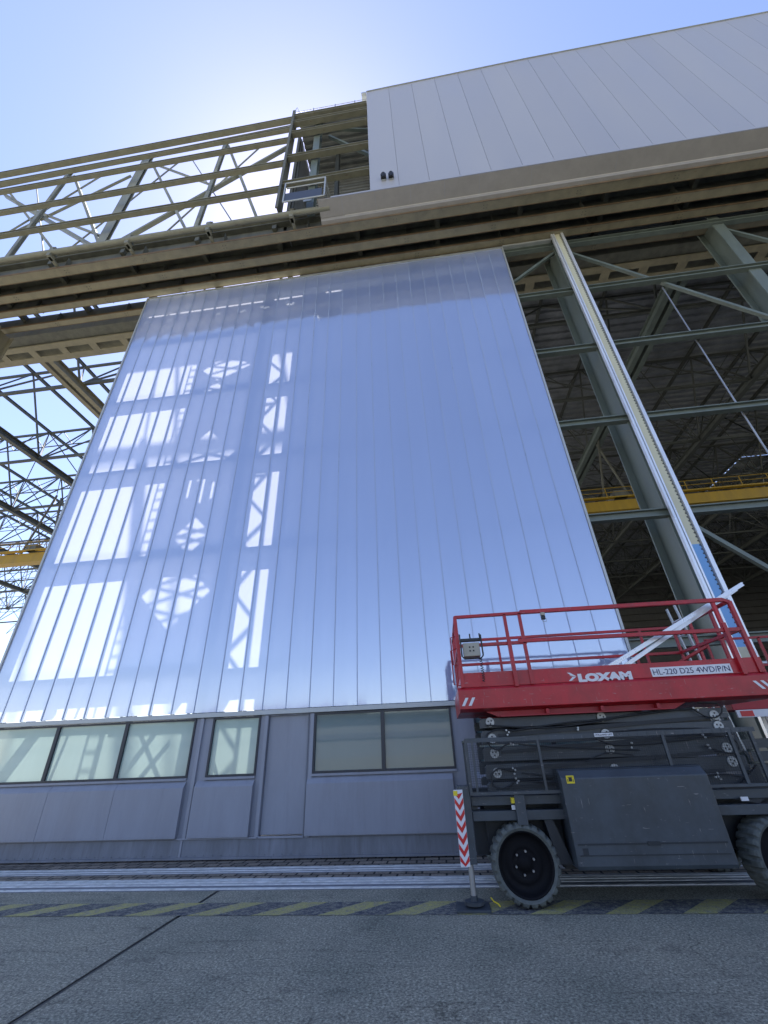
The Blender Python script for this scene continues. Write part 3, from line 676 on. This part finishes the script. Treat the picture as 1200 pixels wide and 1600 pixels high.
ub.box(.8, 3.0, YF+.05, YF+.19, 1.925, 1.94)
for x in (1.4, 2.1, 2.8): ub.box(x, x+.04, YF+.03, YF+.12, 1.94, 1.998)
ub.build('subframe', M['red_dark'], lift)
# stripes on corner ends
st = MB()
for i in range(2):
    x = .30+i*.09; st.add([(x, YF-.033, 2.07), (x+.04, YF-.033, 2.07), (x+.10, YF-.033, 2.17), (x+.06, YF-.033, 2.17)], [(0,1,2,3)])
for i in range(3):
    x = 4.0+i*.09; st.add([(x+.10, YF-.033, 2.10), (x+.14, YF-.033, 2.10), (x+.06, YF-.033, 2.20), (x+.02, YF-.033, 2.20)], [(0,1,2,3)])
st.build('corner_stripes', M['white'], pf)
# guard rails
def rail_part(pts, r=.022, name='guard_rail', mat='red', n=8): return MB().tube(pts, r, n).build(name, M[mat], lift)
def sq(a, b, wd=.045, name='guard_rail', mat='red'): return MB().bar(a, b, wd).build(name, M[mat], lift, .004)
ZT, ZM = 3.28, 2.86
sq((.34, YF, ZT), (1.32, YF, ZT)); sq((1.30, YF-.01, ZT+.01), (4.10, YF-.01, ZT-.01), .055)
sq((.34, YF, ZM), (1.32, YF, ZM)); sq((1.20, YF-.01, ZM+.02), (4.14, YF-.01, ZM-.005), .05)
for x, zt_, w_ in ((.345, ZT, .05), (1.07, ZT, .045), (1.285, ZT, .045), (3.97, ZT, .045), (4.19, ZT-.03, .05)):
    sq((x, YF, 2.30), (x, YF, zt_), w_, 'guard_post')
sq((1.07, YF-.03, 2.28), (1.07, YF-.03, 2.9), .05, 'guard_post'); sq((3.97, YF-.03, 2.28), (3.97, YF-.03, 2.95), .05, 'guard_post')
sq((4.10, YF, ZT), (4.19, YF, ZT-.05)); sq((4.19, YF, ZM), (3.97, YF, ZM))
sq((4.19, YF, ZT-.03), (4.19, YB, ZT-.03)); sq((4.19, YF, ZM), (4.19, YB, ZM)); sq((.35, YF, ZM), (.35, YB, ZM)); sq((.35, YF, ZT), (.35, YB, ZT))
for y in (-2.2, -1.6, YB): sq((.35, y, 2.3), (.35, y, ZT), .04, 'guard_post'); sq((4.19, y, 2.3), (4.19, y, ZT-.03), .04, 'guard_post')
sq((.35, YB, ZT), (4.19, YB, ZT)); sq((.35, YB, ZM), (4.19, YB, ZM))
for x in (1.15, 1.62, 3.45, 3.62): sq((x, YB, 2.3), (x, YB, ZT if x not in (1.62, 3.45) else ZM), .04, 'guard_post')
sq((3.62, YB, 2.5), (4.19, -1.8, ZM-.05), .04)
g = MB()
g.tube([(.335, -2.64, 3.02), (.25, -2.64, 3.0), (.25, -2.64, 2.62), (.335, -2.64, 2.6)], .009, 6); g.tube([(.335, -2.64, 2.85), (.235, -2.60, 2.82), (.235, -2.60, 2.36), (.335, -2.60, 2.34)], .009, 6)
g.build('grab_handle', M['red_dark'], lift)
# lettering
def at_f(px, py, dy=0): return at(px, py, Y=YF-dy)
a = at_f(905, 1066, .004); b = at_f(989, 1060, .004)
text('logo_lettering', 'LOXAM', .125, (a.x, YF-.0035, a.z+.0), M['white'], pf, .0095, .001, b.x-a.x)
a = at_f(889, 1064, .004); s_ = .105
am = MB(); ax, az = a.x, a.z+.0
am.add([(ax+.0, YF-.004, az+s_), (ax+.035, YF-.004, az+s_), (ax+.11, YF-.004, az+.055), (ax+.06, YF-.004, az+.055)], [(0,1,2,3)])
am.add([(ax+.06, YF-.004, az+.05), (ax+.11, YF-.004, az+.05), (ax+.035, YF-.004, az), (ax+.0, YF-.004, az)], [(0,1,2,3)])
am.build('logo_arrow', M['white'], pf)
gm = MB(); gm.add([(ax+.02, YF-.0045, az+.072), (ax+.045, YF-.0045, az+.072), (ax+.08, YF-.0045, az+.055), (ax+.05, YF-.0045, az+.055)], [(0,1,2,3)]); gm.build('logo_shade', M['steel'], pf)
a = at_f(1021, 1057, .004); b = at_f(1139, 1035, .004); zc0 = a.z-.005
MB().box(a.x-.01, b.x, YF-.006, YF-.0025, zc0, zc0+.115).build('type_plate', M['white'], pf)
text('type_lettering', 'HL-220 D25 4WD/P/N', .10, (a.x+.012, YF-.0075, zc0+.022), M['navy'], pf, 0, .001, b.x-a.x-.035)
# scissor stack
def stack(y0, y1, near):
    lv = [(1.80, 1.92), (1.605, 1.77), (1.41, 1.575), (1.215, 1.38), (1.08, 1.185)]
    for n, (z0, z1) in enumerate(lv):
        xo = .03*n*0
        m = MB(); m.prismy([(.52, z0), (3.66, z0), (3.70, z0+.02), (3.70, z1), (.55, z1), (.52, z1-.03)], y0, y1)
        a_ = m.build('scissor_arm', M['lift'], lift, .004)
        if near:
            zm = (z0+z1)/2
            for x in (.66, 2.12, 3.52):
                if n == 4: continue
                zz = zm + (.04 if x > 3 else -.02)*(1 if n % 2 else -1)*.6
                MB().disc((x, zz), .056, y0-.02, y0-.001, 20).build('pivot_pin', M['pin'], a_)
                pm = MB()
                for q in range(3):
                    an = q*2.1+n+x; pm.disc((x+.024*math.cos(an), zz+.024*math.sin(an)), .011, y0-.0225, y0-.019, 8)
                pm.build('pin_bolts', M['black'], a_)
                if x == 2.12: MB().disc((x, zz), .062, y0-.012, y0-.0005, 20).build('pin_collar', M['lift_dark'], a_)
stack(-2.52, -2.44, True); stack(-1.40, -1.32, False)
cm = MB()
for n in range(4):
    z0 = 1.78-.195*n
    cm.prismy([(.75, z0-.055), (1.9, z0+.0), (3.4, z0+.055), (3.4, z0+.015), (1.9, z0-.05), (.75, z0-.09)], -2.545, -2.521)
cm.build('cross_arm', M['lift_dark'], lift)
cr_ = MB()
for n in range(5):
    for x in (.66, 2.12, 3.52): cr_.tube([(x, -2.44, 1.86-.19*n), (x, -1.40, 1.86-.19*n)], .045, 10)
cr_.build('cross_tube', M['lift_dark'], lift)
MB().prismy([(.9, 1.2), (2.0, 1.28), (2.0, 1.36), (.9, 1.3)], -2.1, -1.95).build('hydraulic_ram', M['lift_dark'], lift)
# hoses
def hose(pts, r=.008, name='hydraulic_hose'):
    P_ = [Vector(p) for p in pts]; out = []
    for i in range(len(P_)-1):
        p0 = P_[max(i-1,0)]; p1 = P_[i]; p2 = P_[i+1]; p3 = P_[min(i+2,len(P_)-1)]
        for k in range(6):
            t = k/6; out.append(.5*((2*p1)+(-p0+p2)*t+(2*p0-5*p1+4*p2-p3)*t*t+(-p0+3*p1-3*p2+p3)*t**3))
    out.append(P_[-1]); MB().tube(out, r, 7).build(name, M['rubber'], lift)
yh = -2.575
def hp(*pp): return [(at(x, y, Y=yh).x, yh, at(x, y, Y=yh).z) for x, y in pp]
hose(hp((800,1141),(775,1140),(760,1150),(765,1165),(778,1172),(790,1164),(803,1161)), .009)
hose(hp((806,1206),(780,1201),(768,1212),(772,1228),(785,1232),(797,1228),(808,1218)), .009)
hose(hp((760,1133),(850,1137),(930,1128),(1010,1112),(1085,1108)), .009)
hose(hp((800,1142),(880,1130),(930,1125),(1000,1116),(1080,1106)), .011)
hose(hp((1080,1106),(1100,1118),(1118,1121),(1128,1112),(1122,1100),(1090,1098)), .009)
hose(hp((930,1154),(955,1163),(985,1164),(1040,1160),(1100,1152),(1130,1150)), .009)
hose(hp((1100,1165),(1130,1175),(1150,1176),(1154,1165),(1140,1152),(1100,1148),(1060,1152)), .009)
hose(hp((915,1191),(935,1181),(955,1176),(990,1180)), .007)
hose(hp((810,1163),(880,1168),(1000,1172)), .008); hose(hp((815,1208),(860,1212),(900,1210)), .008)
hose(hp((1095,1212),(1130,1210),(1160,1214),(1190,1222)), .009); hose(hp((810,1220),(850,1222),(900,1225)), .009)
hose(hp((900,1150),(1000,1140),(1080,1138),(1130,1140)), .008)
fm = MB()
for (x, y) in ((791,1141),(795,1144),(793,1148),(798,1162),(802,1163),(801,1200),(805,1203),(804,1209),(806,1216),(810,1220),(808,1223),(903,1137),(903,1140),(1083,1106),(1090,1109),(987,1161),(987,1168),(1098,1148),(1102,1152),(1106,1164),(1109,1169),(1121,1208),(1122,1213),(1126,1217),(1118,1214)):
    p = at(x, y, Y=yh-.012); fm.disc((p.x, p.z), .012, yh-.022, yh-.002, 8)
fm.build('hose_fittings', M['pin'], lift)
# guard with mesh
YG = -2.72
gd = MB(); gl = (.30, 3.72, 1.075, 1.665)
def gat(x, y): p = at(x, y, Y=YG); return (p.x, YG, p.z)
gd.box(.28, 3.80, YG-.015, YG+.02, 1.635, 1.685); gd.box(.30, 1.36, YG-.012, YG+.015, 1.065, 1.10); gd.box(2.98, 3.9, YG-.012, YG+.015, 1.075, 1.105)
gd.bar((.29, YG, 1.07), (.29, YG, 1.66), .035); gd.bar((.37, YG, 1.07), (.37, YG, 1.66), .025); gd.bar((1.20, YG, 1.10), (1.20, YG, 1.64), .03); gd.bar((2.72, YG, 1.10), (2.72, YG, 1.64), .035)
gd.bar((3.50, YG, 1.10), (3.50, YG, 1.64), .035); gd.bar((3.74, YG, 1.10), (3.74, YG, 1.64), .035)
for y in (YG+.3, YG+.7): gd.bar((.29, y, 1.07), (.29, y, 1.66), .03)
gd.bar((.29, YG, 1.65), (.29, YG+.9, 1.65), .03); gd.bar((.29, YG, 1.08), (.29, YG+.9, 1.08), .03)
for i in range(30): gd.box(.45+i*.11, .455+i*.11, YG-.018, YG-.015, 1.64, 1.68)
gdo = gd.build('side_guard', M['lift'], lift)
wm = MB(); stp = .026
x = .31
while x < 3.78: wm.bar((x, YG+.005, 1.10), (x, YG+.005, 1.635), .0028); x += stp
z = 1.11
while z < 1.63: wm.bar((.31, YG+.006, z), (3.78, YG+.006, z), .0028); z += stp
wm.build('wire_mesh', M['lift_dark'], gdo)
a = gat(929, 1154); b = gat(957, 1148)
MB().box(a[0], b[0], YG-.022, YG-.019, 1.645, 1.683).build('maker_plate', M['white'], gdo)
text('maker_lettering', 'HOLLAND LIFT', .026, (a[0]+.008, YG-.0235, 1.655), M['black'], gdo, .0005, .0005, b[0]-a[0]-.016)
# chassis
ch = MB(); ch.box(.28, 4.3, -2.62, -2.50, .95, 1.045); ch.box(.28, 4.3, -2.66, -2.50, .80, .90); ch.box(.28, 4.3, -1.30, -1.20, .80, 1.04)
ch.box(.28, .36, -2.5, -1.3, .80, 1.04); ch.box(4.2, 4.3, -2.5, -1.3, .8, 1.04)
cho = ch.build('chassis', M['lift'], lift, .006)
cx_ = MB(); cx_.box(.45, 3.9, -2.35, -1.4, .45, .95); cx_.prismy([(1.12, .80), (1.22, .80), (1.36, .38), (1.20, .38)], -2.64, -2.40)
cx_.box(.30, 1.15, -2.2, -1.5, .40, .8)
cx_.tube([(.80, -2.5, .42), (.80, -1.1, .42)], .07, 12); cx_.tube([(3.55, -2.5, .42), (3.55, -1.1, .42)], .07, 12)
cx_.box(1.3, 3.15, -2.45, -1.2, .30, .5)
cx_.build('underframe', M['lift_dark'], lift)
pb = MB(); pb.prismy([(3.0, 1.0), (3.5, 1.1), (3.75, 1.28), (3.78, 1.0), (3.6, .9)], -2.6, -2.55); pb.build('corner_gusset', M['lift_dark'], lift)
# engine cabinet
cb = MB(); cb.prism([(-2.40, .36), (-2.84, .36), (-2.86, .40), (-2.86, 1.22), (-2.76, 1.31), (-2.40, 1.31)], 1.36, 3.02)
cbo = cb.build('engine_cabinet', M['lift'], lift, .012)
m = MB(); m.box(1.40, 2.98, -2.868, -2.861, .585, .60); m.box(1.40, 2.98, -2.868, -2.861, .49, .497); m.box(2.15, 2.28, -2.875, -2.861, .575, .61); m.box(1.38, 3.0, -2.78, -2.775, 1.30, 1.303)
m.build('hatch_seam', M['lift_dark'], cbo)
MB().box(1.44, 1.50, -2.866, -2.861, .50, .56).build('latch', M['lift_dark'], cbo)
p = at(891, 1218, Y=-2.862)
MB().box(p.x-.045, p.x+.045, -2.865, -2.8615, p.z-.04, p.z+.04).build('warning_sticker', M['yellow'], cbo)
m = MB(); m.box(p.x-.02, p.x+.02, -2.8665, -2.8652, p.z-.02, p.z+.02); m.box(p.x-.03, p.x+.03, -2.8665, -2.8652, p.z+.022, p.z+.028); m.box(p.x-.035, p.x-.028, -2.8665, -2.8652, p.z-.025, p.z+.005); m.box(p.x+.028, p.x+.035, -2.8665, -2.8652, p.z-.025, p.z+.005)
m.build('sticker_mark', M['black'], cbo)
p = at(803, 1250, Y=-2.665); MB().box(p.x-.035, p.x+.035, -2.70, -2.622, p.z-.03, p.z+.025).build('warning_sticker', M['yellow'], cho)
p = at(804, 1261, Y=-2.665); MB().box(p.x-.035, p.x+.035, -2.675, -2.661, p.z-.025, p.z+.02).build('data_plate', M['white'], cho)
p = at(1163, 1248, Y=-2.665); MB().box(p.x-.04, p.x+.04, -2.675, -2.661, p.z-.02, p.z+.02).build('data_plate', M['white'], cho)
MB().box(.80, .92, -2.72, -2.60, .76, 1.06).build('lashing_bracket', M['lift'], cho, .004)
# wheels
def wheel(x, yc_, out, steer=0):
    e = bpy.data.objects.new('wheel', None)
    Rw, W = .395, .27; segs = 144; prof = [(.305, -.09), (.312, -.128), (.34, -.145), (.368, -.135), (.385, -.11), (.39, -.05), (.39, .05), (.385, .11), (.368, .135), (.34, .145), (.312, .128), (.305, .09)]
    vs = []; fs = []; n = len(prof)
    for k in range(segs):
        an = 2*math.pi*k/segs
        for q, (r, yy) in enumerate(prof):
            lug = 0
            if .36 < r:
                ph = (k + (3 if yy > 0 else 0)) % 6; lug = -.0 if ph < 4 else -.022
                if abs(yy) < .06: lug *= .7
            rr = r+lug; vs.append((rr*math.cos(an), yy, rr*math.sin(an)))
    for k in range(segs):
        for q in range(n-1):
            a_ = k*n+q; b_ = ((k+1) % segs)*n+q; fs.append((a_, a_+1, b_+1, b_))
    c = Vector((x, yc_, .395)); ca, sa = math.cos(steer), math.sin(steer)
    def T(vv): return [(c.x+v[0]*ca-v[1]*sa, c.y+v[0]*sa+v[1]*ca, c.z+v[2]) for v in vv]
    ty = MB().add(T(vs), fs); tyo = ty.build('wheel', M['tyre'], lift)
    s_ = -1 if out < 0 else 1
    rp = [(.308, s_*.09), (.312, s_*.12), (.300, s_*.125), (.290, s_*.09), (.28, s_*.03), (.24, s_*.0), (.20, s_*.0), (.15, s_*.035), (.14, s_*.02), (.08, s_*.02), (.07, s_*.05), (.0, s_*.05)]
    vs = []; fs = []; n = len(rp); sg = 48
    for k in range(sg):
        an = 2*math.pi*k/sg
        for r, yy in rp: vs.append((r*math.cos(an), yy, r*math.sin(an)))
    for k in range(sg):
        for q in range(n-1): fs.append((k*n+q, k*n+q+1, ((k+1) % sg)*n+q+1, ((k+1) % sg)*n+q))
    MB().add(T(vs), fs, True).build('rim', M['rim'], tyo)
    nb = MB()
    for k in range(6):
        an = k*math.pi/3+.3; cxx, czz = .11*math.cos(an), .11*math.sin(an)
        pts = T([(cxx, s_*.02, czz), (cxx, s_*.05, czz)]); nb.tube(pts, .013, 6)
    nb.build('wheel_nuts', M['steel'], tyo)
wheel(.82, -2.58, -1); wheel(3.62, -2.52, -1, R_(14)); wheel(.82, -1.15, 1); wheel(3.60, -1.15, 1)
# outriggers
def outrigger(x, y):
    h = MB().box(x-.02, x+.13, y, y+.14, .40, 1.17); ho = h.build('outrigger', M['lift'], lift, .005)
    MB().box(x-.065, x+.045, y-.012, y-.002, .385, 1.13).build('chevron_board', M['white'], ho)
    m = MB()
    z = .36; x0, x1 = x-.063, x+.043; xm = (x0+x1)/2
    while z < 1.13:
        a0, a1 = z, z+.055
        def cl_(v): return min(max(v, .387), 1.10)
        m.add([(x0, y-.0145, cl_(a0+.075)), (xm, y-.0145, cl_(a0)), (xm, y-.0145, cl_(a1)), (x0, y-.0145, cl_(a1+.075))], [(0,1,2,3)])
        m.add([(xm, y-.0145, cl_(a0)), (x1, y-.0145, cl_(a0+.075)), (x1, y-.0145, cl_(a1+.075)), (xm, y-.0145, cl_(a1))], [(0,1,2,3)])
        z += .112
    m.build('chevrons', M['decal_red'], ho)
    MB().box(x-.07, x-.02, y-.018, y-.015, 1.07, 1.12).build('warning_sticker', M['yellow'], ho)
    MB().tube([(x+.05, y+.06, .055), (x+.05, y+.06, .45)], .032, 12).build('leg', M['steel'], ho)
    MB().tube([(x+.05, y+.06, .045), (x+.05, y+.06, .075)], .11, 20).tube([(x+.05, y+.06, .075), (x+.05, y+.06, .12)], .04, 12).build('foot', M['lift'], ho)
outrigger(.14, -2.70)
pad = tag(MB().box(-.02, .36, -2.80, -2.50, .004, .030).build('outrigger_pad', M['lift'], None, .006), 'black square plastic pad under the outrigger foot of the lift', 'pad')
wt = Vector((.40, -2.72, .01)); tag(MB().tube([(.38, -2.60, .09), (.41, -2.62, .06), (.45, -2.66, .05), (.47, -2.68, .03)], .007, 6).build('yellow_strap', M['yellow']), 'short yellow strap end lying beside the outrigger pad', 'strap')
# control box
p0 = at(722, 1009, Y=-2.62); p1 = at(750, 1028, Y=-2.62)
cbx = empty('control_box', (p0.x, -2.6, p1.z), 'beige joystick control box in a black wire cage hung on the red rail', 'control box')
MB().box(p0.x, p1.x, -2.80, -2.64, p1.z, p0.z).build('box_body', M['beige'], cbx, .008)
m = MB()
for i in range(2):
    for j in range(2): xx = (p0.x+p1.x)/2-.025+i*.05; zz = (p0.z+p1.z)/2-.02+j*.05; MB().disc((xx, zz), .012, -2.806, -2.80, 8).build('button', M['black'], cbx)
m = MB(); xa, xb = p0.x-.03, p1.x+.03
m.tube([(xa, -2.82, p0.z+.04), (xa, -2.82, p1.z), (xa+.03, -2.82, p1.z-.035), (xb-.03, -2.82, p1.z-.035), (xb, -2.82, p1.z), (xb, -2.82, p0.z+.10)], .011, 8)
m.box(xa, xb, -2.80, -2.73, p0.z+.025, p0.z+.06)
for x in (xa, (xa+xb)/2, xb-.01): m.tube([(x, -2.77, p0.z+.05), (x, -2.77, p0.z+.13)], .010, 8)
m.build('cage', M['black'], cbx)
co = [(xb-.04+.018*math.cos(t*.9), -2.8+.018*math.sin(t*.9), p1.z-.03-t*.0045) for t in range(70)]
MB().tube(co, .005, 5).build('coiled_cable', M['black'], cbx)
p = at(848, 962, Y=-2.76)
wl = empty('work_lamp', p, 'small brown and black lamp clipped under the red top rail', 'lamp')
MB().box(p.x-.03, p.x+.03, -2.79, -2.73, p.z, p.z+.045).build('lamp_head', M['beige'], wl, .008)
MB().box(p.x-.028, p.x+.028, -2.785, -2.735, p.z-.055, p.z-.002).build('clip', M['black'], wl, .006)
MB().tube([(p.x-.02, -2.76, p.z-.05), (p.x-.015, -2.76, p.z-.08), (p.x+.035, -2.76, p.z-.085), (p.x+.04, -2.76, p.z-.04)], .004, 6).build('wire_loop', M['steel'], wl)
# profiles on the platform
def prof(a, b, wx, wz, lab, grp, nm='aluminium_profile'):
    m = MB(); A, B = Vector(a), Vector(b); m.bar(A, B, wx, wz)
    m.bar(A+Vector((0,-wx/2-.004,wz*.3)), B+Vector((0,-wx/2-.004,wz*.3)), .01, wz*.2); m.bar(A+Vector((0,-wx/2-.004,-wz*.3)), B+Vector((0,-wx/2-.004,-wz*.3)), .01, wz*.2)
    return tag(m.build(nm, M['alu']), lab, 'profile', grp)
hi = at(1159, 913, Y=-2.45); lo = at(945, 1046, Y=-2.58)
prof(tuple(lo), tuple(hi), .05, .055, 'long bright aluminium profile leaning out of the platform, upper of two', 'leaning aluminium profiles')
hi2 = at(1147, 916, Y=-2.38); lo2 = at(962, 1046, Y=-2.50)
prof(tuple(lo2+Vector((.0,.0,-.03))), tuple(hi2+Vector((0,0,-.05))), .05, .05, 'shorter bright aluminium profile leaning beside the long one', 'leaning aluminium profiles')
for n, (a, b) in enumerate((((.45, -1.35, 2.52), (3.0, -1.35, 2.55)), ((.6, -1.5, 2.50), (3.4, -1.5, 2.52)), ((.9, -1.25, 2.57), (3.2, -1.25, 2.60)))):
    prof(a, b, .07, .05, ('middle of three flat profiles lying on the lift platform', 'flat profile lying nearest the logo on the lift platform', 'flat profile lying farthest back on the lift platform')[n], 'profiles lying on the platform')
tag(MB().box(1.0, 1.35, -1.9, -1.8, 2.46, 2.56).tube([(1.35, -1.85, 2.5), (1.45, -1.85, 2.55), (1.5, -1.85, 2.48)], .02, 8).build('power_tool', M['black']), 'black hand tool lying on the lift platform behind the toe board', 'tool')

# low terminal across the apron: it is what the dark base windows mirror
tb_ = empty('terminal_building', (0, -110, 0), 'long low pale building across the apron, mirrored in the dark base windows', 'building')
MB().box(-120, 120, -125, -110, 0, 9).build('wall', M['trim'], tb_)
MB().box(-121, 121, -126, -109, 9, 9.8).build('roof', M['dark_steel'], tb_)
MB().box(-118, 118, -109.9, -109.8, 4.2, 5.4).build('window_band', M['base'], tb_)
hg = empty('far_hangar', (-60, -150, 0), 'taller grey hangar behind the low building across the apron', 'building')
MB().prism([(-150, 0), (-150, 14), (-170, 18), (-190, 14), (-190, 0)], -100, -30).build('shell', M['base'], hg)
for i in range(6): MB().box(-98+i*11, -88+i*11, -149.9, -149.8, 0, 10).build('gate', M['base_dark'], hg)

# ================================================================== THINGS IN THE OPEN BAY BEHIND THE LIFT
l2 = empty('small_lift', (6.5, -.6, 0), 'second lift with red panel over a white rim, cut by the right edge', 'scissor lift')
a = at(1137, 1088, Y=-.95); b = at(1137, 1110, Y=-.95); c_ = at(1137, 1122, Y=-.97)
x0, x1 = a.x, a.x+2.6
MB().box(x0, x1, -.95, -.25, b.z, a.z).build('platform', M['red_dark'], l2, .008)
MB().box(x0+.02, x1, -.98, -.952, c_.z, b.z-.004).build('rim', M['white'], l2)
MB().box(x0+.07, x0+.26, -.986, -.981, c_.z+.012, b.z-.018).build('label_plate', M['decal_red'], l2)
m = MB()
for z in (a.z+.45, a.z+.9): m.bar((x0, -.93, z), (x1, -.93, z), .035)
for k in range(4): m.bar((x0+.02+k*.85, -.93, a.z), (x0+.02+k*.85, -.93, a.z+.9), .035)
m.build('guard_rail', M['red_dark'], l2)
for k in range(6):
    MB().bar((x0+.1, -.6 if k % 2 else -.75, .62+k*.17), (x1-.1, -.6 if k % 2 else -.75, .66+k*.17), .06, .13).build('scissor_arm', M['lift'], l2)
MB().box(x0, x1, -.9, -.3, .22, .55).build('chassis', M['lift_dark'], l2, .01)
for dx in (.4, 2.1): MB().tube([(x0+dx, -.97, .22), (x0+dx, -.82, .22)], .22, 24).build('wheel', M['tyre'], l2)
def ladder(a, b, wd, lab, grp, n=12):
    e = empty('ladder', a, lab, 'ladder', grp); A, B = Vector(a), Vector(b); d = (B-A); side = Vector((0, wd, 0)) 
    for s_ in (0, 1): MB().bar(A+side*s_, B+side*s_, .022, .05).build('stile', M['trim'], e)
    m = MB()
    for k in range(1, n): m.tube([A+d*k/n, A+d*k/n+side], .014, 8)
    m.build('rungs', M['alu'], e)
p_ = at(1122, 1092, Y=.9); q_ = at(1190, 1285, Y=.0)
lp, lq = at(1053, 945, Y=-1.2), at(1125, 1085, Y=-1.2)
ladder((lq.x, -1.25, 1.4), (lp.x, -1.2, lp.z), .28, 'aluminium ladder standing behind the lift platform', None, 9)
ladder((6.2, 1.0, .02), (5.2, 1.0, 2.9), .32, 'aluminium ladder leaning in the open bay behind the lift', None, 10)
for n, (x0, x1, z0, z1) in enumerate(((3.4, 8.2, 2.78, 2.84), (3.5, 8.4, 2.58, 2.62))):
    tag(MB().tube([(x0+1.2, .35+.1*n, z0), (x1, .35+.1*n, z1)], .035, 10).build('scaffold_tube', M['alu']), ('upper', 'lower')[n]+' silver scaffold tube crossing the bay behind the lift', 'tube', 'scaffold tubes in the bay')
tp = MB()
for i in range(16):
    x = 7.9+i*.22; tp.tube([(x, 2.0+.08*(i%2), 0.02), (x-.05, 2.0, 1.4), (x, 2.05, 2.6)], .13, 8)
tag(tp.build('tarpaulin', M['tarp']), 'dark blue grey folded tarpaulin curtain inside the bay at the right edge', 'tarpaulin')
for n, (x, w_, h, y) in enumerate(((4.6, .8, .9, 3.4), (5.7, .9, .6, 4.2), (6.6, .7, 1.3, 5.0))):
    e = empty('storage_crate', (x, y, 0), ('grey crate nearest the clad door edge inside the bay', 'low wide crate in the middle of the bay floor', 'tall crate farthest inside the bay')[n], 'crate', 'crates in the bay')
    MB().box(x, x+w_, y, y+.7, .06, h).build('crate_body', M['trim' if n == 0 else 'base'], e, .01)
    m = MB(); [m.box(x+k*(w_-.1)/2, x+k*(w_-.1)/2+.1, y, y+.7, .001, .058) for k in range(3)]; m.build('skid', M['inner_wall'], e)
print('objects', len(bpy.data.objects))
